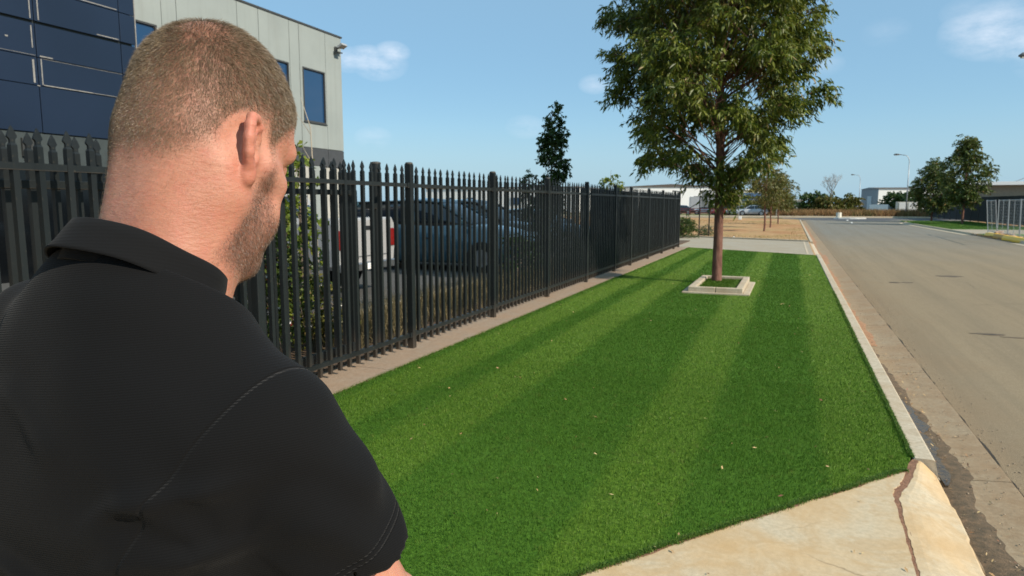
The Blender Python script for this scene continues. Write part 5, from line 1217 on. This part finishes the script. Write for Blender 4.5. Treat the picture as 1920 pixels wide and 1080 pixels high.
# ---- head in its own frame: origin between the ears, x to his right, y to the face, z up
H0 = Vector((0.0, 0.060, 1.674))            # where that origin sits above his feet
HM = Matrix.Rotation(R(HEAD_YAW), 3, 'Z') @ Matrix.Rotation(R(-HEAD_NOD), 3, 'X') @ Matrix.Rotation(R(HEAD_TILT), 3, 'Y')
HMn = np.array(HM)
def hb(x, y, z):            # a point of the body, seen from the head's frame
    return tuple(HM.inverted() @ (Vector((x, y, z)) - H0))
def head_field(step):
    f = Field((-.115, -.15, -.225), (.115, .145, .15), step)
    f.ell((0, -.002, .046), (.0715, .088, .097), e=2.12)       # braincase
    f.ell((0, -.032, .014), (.060, .045, .060), k=.02)         # occiput
    f.ell((0, .030, .045), (.064, .060, .060), k=.02)          # forehead
    f.ell((0, .028, -.030), (.058, .055, .060), k=.025)         # mid face
    f.ell((0, .045, -.075), (.044, .040, .036), k=.03)         # jaw
    for sx in (-1, 1):
        f.cap((sx * .060, -.002, -.052), (sx * .022, .072, -.098), .016, .016, k=.030)   # jaw line
        f.cap((sx * .052, .058, -.012), (sx * .064, .025, -.004), .014, .014, k=.022)    # cheekbone
        f.ell((sx * .040, .060, -.050), (.022, .022, .026), k=.02)                        # cheek
        f.cap((sx * .012, .088, .034), (sx * .046, .072, .034), .010, .010, k=.014)       # brow
    f.ell((0, .082, -.101), (.020, .016, .014), k=.018)        # chin
    f.ell((0, .076, -.058), (.030, .020, .022), k=.018)        # mouth mound
    for sx in (-1, 1): f.ell((sx * .032, .090, .017), (.017, .013, .012), k=.010, op='sub')
    for sx in (-1, 1): f.ell((sx * .032, .074, .017), (.0135, .0135, .0135), k=.004)
    for sx in (-1, 1): f.cap((sx * .024, .0885, .0095), (sx * .040, .0865, .0095), .0018, .0018, k=.002, op='sub')
    f.cap((0, .090, .022), (0, .112, -.022), .007, .010, k=.010)                          # nose
    for sx in (-1, 1): f.ell((sx * .011, .101, -.026), (.008, .010, .007), k=.006)
    f.cap((-.020, .094, -.053), (.020, .094, -.053), .0045, .0045, k=.006)                # lips
    f.cap((-.017, .093, -.063), (.017, .093, -.063), .0055, .0055, k=.006)
    f.cap((-.024, .102, -.058), (.024, .102, -.058), .0018, .0018, k=.004, op='sub')
    # neck, running down and back out of the head frame
    f.cap((0, -.014, -.015), hb(0, -.024, 1.465), .055, .057, k=.03)
    f.cap((0, .005, -.060), hb(0, -.008, 1.46), .050, .060, k=.03)
    for sx in (-1, 1):
        f.cap((sx * .058, -.022, -.028), hb(sx * .032, .002, 1.46), .018, .020, k=.025)   # neck muscle
        f.cap((sx * .024, -.042, .000), hb(sx * .030, -.038, 1.46), .027, .029, k=.03)     # nape muscle
    # ears
    for sx in (-1, 1):
        def E(u, w, n):          # u back, w up, n out
            c, s_ = math.cos(R(16)), math.sin(R(16))
            n = n if n < .012 else .012 + (n - .012) * .68
            return (sx * (.0670 + n), -.008 - (u * c + w * s_) * .92, -.004 + (w * c - u * s_ * .3))
        f.ell(E(.002, -.002, .000), (.011, .016, .021), k=.012)
        # the shell stands well off the head
        for a, b, r1 in (((-.004, .018, .004), (.014, .020, .022), .010), ((-.002, .004, .004), (.016, .004, .024), .011), ((-.002, -.010, .004), (.011, -.010, .020), .010)):
            f.cap(E(*a), E(*b), r1, r1 * .8, k=.006, sq=((1, sx * .95, 0), .30))
        hel = [(-.011, .006, .003), (-.014, .017, .006), (-.009, .028, .011), (.001, .0335, .016), (.011, .031, .022), (.0175, .021, .0275),
               (.0190, .008, .029), (.0165, -.006, .0275), (.0115, -.017, .023)]
        hr = [.0030, .0036, .0042, .0046, .0048, .0048, .0045, .0042, .0040]
        for a, b, r1, r2 in zip(hel, hel[1:], hr, hr[1:]): f.cap(E(*a), E(*b), r1, r2, k=.004)
        an = [(-.001, .020, .013), (.007, .013, .0195), (.009, .002, .0205), (.005, -.010, .018)]
        for a, b in zip(an, an[1:]): f.cap(E(*a), E(*b), .0034, .0034, k=.004)
        f.ell(E(.006, -.0255, .016), (.0058, .0070, .0100), k=.008)                       # lobe
        f.ell(E(.001, -.0270, .008), (.0070, .0060, .0080), k=.008)
        f.ell(E(-.010, -.004, .006), (.004, .004, .006), k=.004)                           # tragus
        f.ell(E(-.004, .001, .018), (.0085, .0085, .0085), k=.004, op='sub')               # concha
        f.cap(E(-.003, .026, .019), E(.009, .020, .027), .0024, .0024, k=.003, op='sub')
    return f

def to_body(V): return V @ HMn.T + np.array(H0)

# ---- person root
man = empty('person', MAN_LOC, R(MAN_YAW))
tag(man, 'man in a black polo shirt with cropped brown hair, looking down at the lawn', 'person')

SH_ZS = {1: 1.405, -1: 1.470}; SH_Z = 1.44
def arm_pts(sx):
    SH_Z = SH_ZS[sx]; sh = np.array((sx * .180, -.012, SH_Z)) if sx < 0 else np.array((.158, -.012, SH_Z)); el = np.array((-.262 if sx < 0 else .222, .085, SH_Z - .255))
    wr = np.array((.070, .255, SH_Z - .28)) if sx > 0 else np.array((-.080, .255, SH_Z - .37))
    return sh, el, wr

def body_field(step, lo, hi):
    f = Field(lo, hi, step)
    nb = H0 + HM @ Vector((0, -.055, -.17))
    f.cap((0, -.024, 1.50), (0, -.026, 1.44), .060, .072, k=.03)
    f.cap((0, -.030, 1.46), (0, -.02, 1.36), .070, .105, k=.04, sq=((0, 1, 0), .8))
    f.cap((0, -.02, 1.34), (0, .0, 1.06), .150, .135, k=.05, sq=((0, 1, 0), .68))
    f.cap((0, .0, 1.06), (0, -.0, .92), .145, .150, k=.05, sq=((0, 1, 0), .70))
    for sx in (-1, 1):
        sh, el, wr = arm_pts(sx)
        f.cap((sx * .05, -.035, 1.475 - sx * .008), sh + (0, 0, -.010), .040, .044, k=.05)
        f.cap(sh, el, .052, .044, k=.03)
        f.cap(el, el + (wr - el) * .4, .043, .042, k=.02)
        f.cap(el + (wr - el) * .4, wr, .040, .027, k=.02)
        f.cap((sx * .085, 0, .93), (sx * .105, .012, .52), .088, .060, k=.03)
        f.cap((sx * .105, .012, .52), (sx * .115, -.02, .12), .054, .038, k=.02)
        f.cap((sx * .115, -.02, .10), (sx * .125, .10, .05), .036, .032, k=.02)
    return f

def hand_field(sx, step=.0028):
    sh, el, wr = arm_pts(sx)
    d = (wr - el) / np.linalg.norm(wr - el)
    f = Field(wr - .13, wr + .13, step)
    d2 = d + np.array((0, 0, -.45)); d2 /= np.linalg.norm(d2)
    side = np.array((-sx * .25, .9, .35)); side -= d2 * (side @ d2); side /= np.linalg.norm(side)   # towards the thumb
    nrm = np.cross(d2, side) * sx                                                                    # palm side
    if nrm[0] * sx > 0: nrm = -nrm
    f.cap(wr - d * .05, wr, .028, .026, k=.01)
    f.cap(wr, wr + d2 * .055, .026, .037, k=.012, sq=(nrm, .42))
    f.cap(wr + d2 * .045, wr + d2 * .078, .037, .038, k=.01, sq=(nrm, .36))
    for off, L, r in ((.029, .070, .0085), (.010, .079, .0088), (-.010, .073, .0084), (-.028, .058, .0075)):
        p = wr + d2 * .085 + side * off; L3 = (L * .46, L * .30, L * .24)
        dirs = [d2 + nrm * .35, d2 + nrm * .85, d2 * .8 + nrm * 1.2]
        for l, dd in zip(L3, dirs):
            q = p + dd / np.linalg.norm(dd) * l
            f.cap(p, q, r, r * .9, k=.003); p = q; r *= .92
    p = wr + d2 * .02 + side * .022
    for l, dd, r in ((.042, d2 + side * .9 + nrm * .5, .013), (.032, d2 + side * .25 + nrm * .6, .0105), (.025, d2 + nrm * .7, .009)):
        q = p + dd / np.linalg.norm(dd) * l; f.cap(p, q, r, r * .85, k=.006); p = q
    return f

hf = head_field(HEAD_STEP)
hV, hQ = hf.nets()
hVb = to_body(hV)
bV, bQ = body_field(.008, (-.42, -.26, .0), (.42, .32, 1.52)).nets()
hands = [hand_field(s).nets() for s in (-1, 1)]
V, Q = join([(hVb, hQ), (bV, bQ)] + hands)
me = np_mesh('body', V, Q)
nh = len(hV)
# zones stored as attributes: pinkness of ears and nape, hair cover of the scalp, beard cover
ear = np.zeros(len(V)); hairw = np.zeros(len(V)); beardw = np.zeros(len(V))
x, y, z = np.abs(hV[:, 0]), hV[:, 1], hV[:, 2]
ear[:nh] = np.clip((x - .0745) / .008, 0, 1) * np.clip(4 - np.abs(z) / .0125, 0, 1) * np.clip(4 - np.abs(y + .018) / .010, 0, 1)
def sstep(a, b, t):
    q = np.clip((t - a) / (b - a), 0, 1); return q * q * (3 - 2 * q)
def hair_mask(P):
    x, y, z = np.abs(P[:, 0]), P[:, 1], P[:, 2]
    # hairline height by how far round the head we are
    line = np.where(y < -.045, -.046, 0.0)
    line = np.interp(y, [-.12, -.085, -.062, -.045, -.030, -.012, .010, .022, .036, .058, .075, .09], [-.046, -.044, -.034, -.012, .014, .034, .036, .006, .030, .058, .076, .086]) + .005 * np.sin(x * 130)
    side = sstep(-.020, .026, z - line) ** 1.3
    # around the ear: bare skin
    er = np.sqrt(((y + .012) / .030) ** 2 + ((z - .000) / .038) ** 2)
    side = side * sstep(.9, 1.12, er) ** 1
    return side
def beard_mask(P):
    x, y, z = np.abs(P[:, 0]), P[:, 1], P[:, 2]
    zone = sstep(.012, .030, y + .35 * (-z - .03).clip(0, 1)) * sstep(.030, -.020, z) * sstep(-.135, -.10, z + .0)
    cheek = sstep(-.002, -.030, z - np.interp(y, [.0, .03, .06, .09], [.03, .012, -.030, -.040]))
    return zone * cheek
hairw[:nh] = hair_mask(hV); beardw[:nh] = beard_mask(hV)
attr(me, 'ear', ear); attr(me, 'hair', hairw); attr(me, 'beard', beardw)

t = NT('skin')
n1 = t.noise(9, 5, .6); n2 = t.noise(60, 4, .65); n3 = t.noise(420, 3, .6)
base = t.ramp(n1, [(.3, (.40, .170, .105)), (.5, (.47, .215, .140)), (.7, (.52, .255, .175))])
base = t.mix(t.math('MULTIPLY', t.ramp(n2, [(.45, 0.0), (.75, 1.0)]), .45), base, (.45, .135, .095))
base = t.mix(t.math('MULTIPLY', t.ramp(n3, [(.55, 0.0), (.7, 1.0)]), .22), base, (.36, .16, .11))
base = t.mix(t.math('MULTIPLY', t.attr('ear'), .42), base, (.50, .15, .10))
base = t.mix(t.math('MULTIPLY', t.attr('beard'), .38), base, (.22, .12, .09))
base = t.mix(t.math('MULTIPLY', t.attr('hair'), .50), base, (.20, .125, .085))
t.set(color=base, rough=.5, sss=.22, spec=.35)
t.b.inputs['Subsurface Radius'].default_value = (1.0, .35, .18); t.b.inputs['Subsurface Scale'].default_value = .006
b1 = t.bump(t.noise(900, 2, .5), .25, .0006)
t.bump(t.noise(110, 5, .65, vec=t.coord((1, 1, 2.6))), .55, .0018, chain=b1)
M_skin = t.m
body = put('body', me, M_skin, man, smooth=True)

# ---- cropped hair and stubble as fine tapering strands
def strands(name, V, Q, mask, count, length, width, mat, lean, seed, lenfn=None, keep=None):
    g = np.random.default_rng(seed)
    tri = np.concatenate([Q[:, [0, 1, 2]], Q[:, [0, 2, 3]]])
    A, B, C_ = V[tri[:, 0]], V[tri[:, 1]], V[tri[:, 2]]
    N = np.cross(B - A, C_ - A); ar = np.linalg.norm(N, axis=1) / 2
    w = ar * mask[tri].mean(1)
    pick = g.choice(len(tri), count, p=w / w.sum())
    u, v = g.random(count), g.random(count); s = u + v > 1; u[s], v[s] = 1 - u[s], 1 - v[s]
    P = A[pick] + (B - A)[pick] * u[:, None] + (C_ - A)[pick] * v[:, None]
    Nn = N[pick] / (2 * ar[pick][:, None] + 1e-12)
    m = (mask[tri].mean(1))[pick]
    if keep is not None:
        kk = g.random(count) < keep(P); P, Nn, m = P[kk], Nn[kk], m[kk]; count = len(P)
    L = length * (.65 + .5 * g.random(count)) * (.45 + .55 * m)
    if lenfn is not None: L = L * lenfn(P)
    flow = lean(P)
    flow -= Nn * (flow * Nn).sum(1)[:, None]
    flow /= np.linalg.norm(flow, axis=1)[:, None] + 1e-9
    jit = g.normal(0, .22, (count, 3))
    clump = np.stack([np.sin(P[:, 0] * 310 + P[:, 2] * 190), np.sin(P[:, 1] * 290 + P[:, 0] * 170), np.sin(P[:, 2] * 270 + P[:, 1] * 230)], 1) * .10
    d1 = Nn * .62 + flow * .75 + jit * .6 + clump; d1 /= np.linalg.norm(d1, axis=1)[:, None]
    d2 = Nn * .22 + flow * 1.0 + jit + clump; d2 /= np.linalg.norm(d2, axis=1)[:, None]
    p1 = P + d1 * (L * .5)[:, None]; p2 = p1 + d2 * (L * .5)[:, None]
    sd = np.cross(d1, g.normal(0, 1, (count, 3))); sd /= np.linalg.norm(sd, axis=1)[:, None] + 1e-9
    hw = (width * (.7 + .6 * g.random(count)) / 2)[:, None]
    P0 = P - Nn * .0006
    VV = np.stack([P0 - sd * hw, P0 + sd * hw, p1 + sd * hw * .85, p1 - sd * hw * .85, p2], 1).reshape(-1, 3)
    k = np.arange(count) * 5
    T = np.concatenate([np.stack([k, k + 1, k + 2], 1), np.stack([k, k + 2, k + 3], 1), np.stack([k + 3, k + 2, k + 4], 1)])
    mesh = np_mesh(name, to_body(VV), T)
    r = g.random(count)
    attr(mesh, 'rnd', np.repeat(r, 5)); 
    attr(mesh, 'tip', np.tile([0, 0, .6, .6, 1.0], count))
    return put(name, mesh, mat, man, smooth=True)

def hair_mat(name, dark, mid, light):
    t = NT(name)
    c = t.ramp(t.attr('rnd'), [(.0, dark), (.5, mid), (1.0, light)])
    c = t.mix(t.math('MULTIPLY', t.ramp(t.noise(45, 4, .65), [(.35, 0.0), (.65, 1.0)]), .55), c, dark)
    c = t.mix(t.math('MULTIPLY', t.attr('tip'), .35), c, light)
    t.set(color=c, rough=.42, spec=.55)
    t.translucent(c, .12)
    return t.m
M_hair = hair_mat('hair', (.036, .023, .013), (.115, .076, .042), (.38, .285, .17))
M_beard = hair_mat('beard', (.045, .025, .015), (.12, .07, .045), (.25, .16, .10))
whorl = np.array((.012, -.052, .118))
def hair_flow(P):
    # hair turns out from a whorl near the crown and runs down the sides
    r = P - whorl; tang = np.cross(np.array((0, 0, 1.0)), r) * 2.0
    f = r * 3 + tang * np.exp(-(np.linalg.norm(r, axis=1) / .05) ** 2)[:, None] + np.array((0, .05, -.18)) + np.array((0, .3, 0)) * np.clip(P[:, 2:3] - .08, 0, 1) * 4
    return f
def hair_len(P):
    q = sstep(.0, .10, P[:, 2]); return .42 + .68 * q
def hair_keep(P):
    r = np.linalg.norm((P - whorl) * np.array((1, .8, 1)), axis=1)
    r2 = np.linalg.norm(P - np.array((.02, .0, .13)), axis=1)
    return np.clip(.35 + .65 * sstep(.010, .045, r), 0, 1) * np.clip(.62 + .38 * sstep(.01, .06, r2), 0, 1)
hm = hair_mask(hV)
strands('hair', hV, hQ, hm, HAIR_N, .0080, .00021, M_hair, hair_flow, 3, hair_len, hair_keep)['kind'] = 'stuff'
strands('beard', hV, hQ, beardw[:nh], HAIR_N // 5, .0048, .00016, M_beard, lambda P: np.tile(np.array((0, .25, -1.0)), (len(P), 1)), 4)['kind'] = 'stuff'
downm = sstep(-.16, -.05, hV[:, 2]) * (1 - hm) * sstep(.02, -.06, hV[:, 1]) * (1 - ear[:nh])
strands('nape_down', hV, hQ, downm, HAIR_N // 16, .0045, .00008, M_hair, lambda P: np.tile(np.array((0, .1, -1.0)), (len(P), 1)), 8)['kind'] = 'stuff'
browm = np.exp(-((np.abs(hV[:, 0]) - .032) / .014) ** 2 - ((hV[:, 2] - .042) / .0045) ** 2) * (hV[:, 1] > .05)
strands('eyebrows', hV, hQ, browm, 900, .009, .00025, M_beard, lambda P: np.stack([np.sign(P[:, 0]), P[:, 0] * 0, P[:, 0] * 0 + .1], 1), 5)['kind'] = 'stuff'
t = NT('eye'); t.set(color=(.75, .72, .68), rough=.15); M_eye = t.m
for sx in (-1, 1):
    f = Field((sx * .032 - .02, .06, -.003), (sx * .032 + .02, .10, .037), .002).ell((sx * .032, .0752, .016), (.0118, .0118, .0118))
    v_, q_ = f.nets(); put('eyeball', np_mesh('eyeball', to_body(v_), q_), M_eye, man, smooth=True)

# ---- polo shirt
def shirt_field(step):
    f = Field((-.42, -.27, .90), (.42, .27, 1.62), step)
    nb = H0 + HM @ Vector((0, -.055, -.17))
    f.cap((0, .006, 1.60), (0, -.026, 1.44), .072, .092, k=.03)
    f.cap((0, -.032, 1.47), (0, -.02, 1.36), .090, .130, k=.05, sq=((0, 1, 0), .82))
    f.cap((0, -.018, 1.34), (0, .0, 1.06), .178, .168, k=.05, sq=((0, 1, 0), .70))
    f.cap((0, .0, 1.06), (0, .0, .95), .170, .175, k=.05, sq=((0, 1, 0), .72))
    for sx in (-1, 1):
        f.ell((sx * .085, -.085, 1.36), (.075, .045, .10), k=.06)         # shoulder blade
        sh, el, wr = arm_pts(sx)
        f.cap((sx * .04, -.038, 1.492 - sx * .010), sh + (sx * -.01, 0, .002), .052, .056, k=.06)
        f.cap(sh, sh + (el - sh) * .30, .062, .068, k=.026)
        f.cap(sh + (el - sh) * .25, sh + (el - sh) * 1.1, .068, .075, k=.012)
    # flat hems
    sl, X, Y, Z = f.grid(f.lo, f.lo + f.step * f.n)
    F = f.F
    F = np.maximum(F, (.93 - Z) - .0)
    for sx in (-1, 1):
        sh, el, wr = arm_pts(sx); d = (el - sh) / np.linalg.norm(el - sh); dz = d + np.array((sx * HEM[0], HEM[1], 0)); dz /= np.linalg.norm(dz)
        c = sh + d * HEM_L
        cut = (X - c[0]) * dz[0] + (Y - c[1]) * dz[1] + (Z - c[2]) * dz[2]
        near = (X * sx > .165 - .0) & (Z < SH_Z - .03)
        F = np.where(near, np.maximum(F, cut), F)
        ab = el - sh; h = np.clip(((X - sh[0]) * ab[0] + (Y - sh[1]) * ab[1] + (Z - sh[2]) * ab[2]) / (ab @ ab), 0, 1.3)
        dd = np.sqrt((X - sh[0] - ab[0] * h) ** 2 + (Y - sh[1] - ab[1] * h) ** 2 + (Z - sh[2] - ab[2] * h) ** 2) - (.058)
        cav = np.maximum(dd, -(cut + .03))
        F = np.where(near, np.maximum(F, -cav), F)
    # neck opening
    f.F = F.astype(np.float32)
    top = H0 + HM @ Vector((0, -.05, -.11))
    nrm = (HM @ Vector((0, .32, .95))).normalized()
    cutn = (X - NECK_C[0]) * NECK_N[0] + (Y - NECK_C[1]) * NECK_N[1] + (Z - NECK_C[2]) * NECK_N[2]
    nearn = (np.abs(X) < .11) & (Z > 1.48)
    f.F = np.where(nearn, np.maximum(f.F, cutn), f.F).astype(np.float32)
    # folds
    def folds(X, Y, Z):
        Z = Z - .055
        back = np.clip(-Y * 8, 0, 1)
        w = np.zeros_like(X)
        # long drag folds across the lower back towards the right arm
        for a, b, amp, ww in (((-.10, 1.26), (.17, 1.185), .0050, .011), ((-.05, 1.21), (.19, 1.145), .0060, .013), ((-.14, 1.17), (.14, 1.10), .0050, .014),
                              ((.08, 1.30), (.21, 1.35), .0040, .010), ((.07, 1.25), (.20, 1.29), .0045, .010), ((-.06, 1.40), (.06, 1.365), .0018, .014),
                              ((-.19, 1.30), (-.08, 1.22), .0045, .012), ((-.20, 1.36), (-.09, 1.31), .003, .011)):
            ax, az = b[0] - a[0], b[1] - a[1]; L = math.hypot(ax, az)
            tt = ((X - a[0]) * ax + (Z - a[1]) * az) / L ** 2
            dd = ((X - a[0]) * az - (Z - a[1]) * ax) / L + .008 * np.sin(tt * 5)
            w += 2.2 * amp * np.exp(-(dd / ww) ** 2) * sstep(-.05, .35, tt) * sstep(1.1, .75, tt)
        r = -w * back
        # sleeve folds round the arm
        s_ = np.clip((np.abs(X) - .17) * 12, 0, 1) * (Z < SH_Z - .055)
        r += s_ * .0034 * np.sin(Z * 95 + X * 70 + np.sin(Y * 40) * 1.4) * sstep(SH_Z - .02, SH_Z - .12, Z)
        r += .0018 * np.sin(X * 38 + Z * 21 + 2 * np.sin(Z * 17)) * np.sin(Z * 33 - X * 15)
        # creases fanning out of each armpit across the back
        for sx in (-1, 1):
            ax_, az_ = sx * .175, 1.275
            rr = np.sqrt((X - ax_) ** 2 + (Z - az_) ** 2); th_ = np.arctan2(Z - az_, (X - ax_) * -sx)
            r += back * .0026 * np.sin(th_ * 9 + rr * 22 + sx) * np.exp(-((rr - .07) / .06) ** 2)
        return r.astype(np.float32)
    f.disp(folds)
    return f
NECK_C = np.array((0, -.020, 1.546)); NECK_N = np.array((0, .545, .839))
sv, sq_ = shirt_field(SHIRT_STEP).nets()
t = NT('black_pique')
def cloth(t, tint=1.0):
    c = t.coord((1, 1, 1), rot=(R(4), R(7), 0))
    rib = t.wave(150, vec=c, dist=1.2, detail=2, direction='Z', dscale=6)
    wv = t.noise(700, 2, .6)
    big = t.noise(7, 3, .5)
    base = t.mix(t.math('MULTIPLY', rib, .6), (.0032 * tint, .0032 * tint, .0034 * tint), (.0056 * tint, .0056 * tint, .0059 * tint))
    base = t.mix(t.math('MULTIPLY', big, .4), base, (.0055 * tint, .0055 * tint, .0057 * tint))
    t.set(color=base, rough=.9, sheen=.03, spec=.15)
    b1 = t.bump(wv, .35, .0007)
    # stitched seams: where the sleeves join, along the shoulders, and twice round each sleeve hem
    seam = None; P_ = t.sep()
    def plane(c0, nn, wd, side):
        d_ = t.math('ADD', t.math('ADD', t.math('MULTIPLY', t.math('SUBTRACT', P_[0], float(c0[0])), float(nn[0])), t.math('MULTIPLY', t.math('SUBTRACT', P_[1], float(c0[1])), float(nn[1]))), t.math('MULTIPLY', t.math('SUBTRACT', P_[2], float(c0[2])), float(nn[2])))
        q_ = t.math('SUBTRACT', 1.0, t.math('DIVIDE', t.math('ABSOLUTE', d_), wd), clamp=True)
        return t.math('MULTIPLY', q_, t.math('GREATER_THAN', t.math('MULTIPLY', P_[0], float(side)), .10))
    for sx in (-1, 1):
        sh, el, wr = arm_pts(sx); d = (el - sh) / np.linalg.norm(el - sh)
        ns = np.array((sx * .90, .05, -.42)); ns /= np.linalg.norm(ns)
        for c0, nn, wd in ((sh + np.array((-sx * .010, 0, 0)), ns, .0022), (sh + d * (HEM_L - .022), d, .0014), (sh + d * (HEM_L - .028), d, .0014)):
            q_ = plane(c0, nn, wd, sx); seam = q_ if seam is None else t.math('MAXIMUM', seam, q_)
    b1 = t.bump(t.math('MULTIPLY', seam, -1.0), 1.0, .0025, chain=b1)
    t.bump(rib, .30, .0008, chain=b1)
cloth(t); M_shirt = t.m
shirt = put('polo_shirt', np_mesh('polo_shirt', sv, sq_), M_shirt, man, smooth=True)
sm = shirt.modifiers.new('soften', 'SMOOTH'); sm.factor = .5; sm.iterations = 3

# collar: a stand and a turned-down leaf lofted round the neck
def ring_mesh(name, prof_fn, mat, parent, n=72, a0=0.0, a1=2 * math.pi, closed=True):
    vs, fs = [], []
    for i in range(n + (0 if closed else 1)):
        a = a0 + (a1 - a0) * i / n
        pr = prof_fn(a); m = len(pr)
        vs += [tuple(p) for p in pr]
    N = n if closed else n + 1
    for i in range(n):
        j = (i + 1) % N
        for k in range(m): fs.append((i * m + k, i * m + (k + 1) % m, j * m + (k + 1) % m, j * m + k))
    if not closed:
        fs.append(tuple(range(m))); fs.append(tuple(reversed(range((N - 1) * m, N * m))))
    b = MB(); b.add(vs, fs)
    return b.build(name, mat, parent, smooth=True)
cC = Vector(COL_C); cM = Matrix.Rotation(R(COL_TILT), 3, 'X')
def ring_pt(a, r, h):
    # a = 0 at his right, 90 deg at the front; ring slightly oval
    rx, ry = COL_R[0] + r, COL_R[1] + r
    wob = .0015 * math.sin(3 * a + .6) + .001 * math.sin(7 * a)
    return cC + cM @ Vector(((rx + wob) * math.cos(a), (ry + wob) * math.sin(a), h + .001 * math.sin(5 * a)))
def collar_prof(a):
    back = max(0.0, -math.sin(a))
    fall = -.012 - .004 * back
    pts = [(-.001, -.022), (.000, .000), (.0015, .016), (.004, .0195), (.0075, .0175), (.0095, .008), (.0115, -.006), (.0140, fall + .002),
           (.0145, fall - .0015), (.0120, fall - .001), (.0090, -.006), (.0065, .004), (.0035, .013), (.0025, .000), (.002, -.022)]
    return [ring_pt(a, r, h) for r, h in pts]
t = NT('collar_knit'); c = t.coord(); 
w_ = t.wave(260, vec=c, dist=.6, detail=1, direction='Z'); t.set(color=t.mix(t.math('MULTIPLY', w_, .7), (.0045, .0045, .0047), (.009, .009, .0093)), rough=.9, sheen=.03, spec=.15); t.bump(w_, .35, .001)
M_collar = t.m
ring_mesh('collar', collar_prof, M_collar, shirt, n=96, a0=R(112), a1=R(428), closed=False)
def seam_prof(a):
    return [ring_pt(a, .0215 + .003 * math.cos(q), -.043 + .003 * math.sin(q) - .004 * max(0, -math.sin(a))) for q in [k * math.pi / 3 for k in range(6)]]
# placket and buttons at the front
pb = MB(); pb.box((0, .083, 1.385), (.034, .012, .15), rx=R(19)); pb.build('placket', M_collar, shirt, bevel=.001)
M_button = plain('button', (.02, .02, .02), .3)
for k in range(3):
    b = MB(); b.tube([(0, .076 + k * .0165, 1.43 - k * .048), (0, .0785 + .0075 + k * .0165, 1.4325 - k * .048)], .0055, 12); b.build('button', M_button, shirt)
# sleeve hem: stitched band
for sx in (-1, 1):
    sh, el, wr = arm_pts(sx); d = (el - sh) / np.linalg.norm(el - sh); dz = d + np.array((sx * HEM[0], HEM[1], 0)); dz /= np.linalg.norm(dz)
    c0 = sh + d * (HEM_L - .001)
    # the two stitch rows lie on the sleeve, 22 and 26 mm above its edge

# ---- trousers and shoes
f = Field((-.30, -.25, .03), (.30, .25, 1.02), .008)
f.cap((0, .0, .98), (0, -.0, .90), .150, .160, k=.03, sq=((0, 1, 0), .76))
for sx in (-1, 1):
    f.cap((sx * .085, 0, .90), (sx * .107, .012, .50), .100, .076, k=.03)
    f.cap((sx * .107, .012, .50), (sx * .117, -.015, .08), .074, .066, k=.02)
f.disp(lambda X, Y, Z: (.003 * np.sin(Z * 60 + X * 40) * (Z < .55)).astype(np.float32))
v_, q_ = f.nets(); M_trouser = plain('charcoal_twill', (.02, .021, .025), .85, bump=.3, bscale=500)
put('trousers', np_mesh('trousers', v_, q_), M_trouser, man, smooth=True)
M_boot = plain('boot_leather', (.05, .032, .02), .5); M_sole = plain('rubber_sole', (.02, .02, .02), .8)
for sx in (-1, 1):
    f = Field((sx * .12 - .08, -.10, .0), (sx * .12 + .08, .22, .16), .005)
    f.cap((sx * .115, -.035, .055), (sx * .130, .13, .045), .040, .040, k=.02, sq=((0, 0, 1), .85)); f.cap((sx * .115, -.03, .06), (sx * .115, -.025, .12), .042, .044, k=.02)
    f.F = np.maximum(f.F, (.022 - f.grid(f.lo, f.lo + f.step * f.n)[3])).astype(np.float32)
    v_, q_ = f.nets(); sh_ = put('shoe', np_mesh('shoe', v_, q_), M_boot, man, smooth=True)
    b = MB(); b.prism([(sx * .115 + .043 * math.cos(a) * 1.0 + sx * .015 * max(0, math.sin(a)), .045 + .135 * math.sin(a)) for a in np.linspace(0, 2 * math.pi, 20, endpoint=False)], .003, .026); b.build('sole', M_sole, sh_)
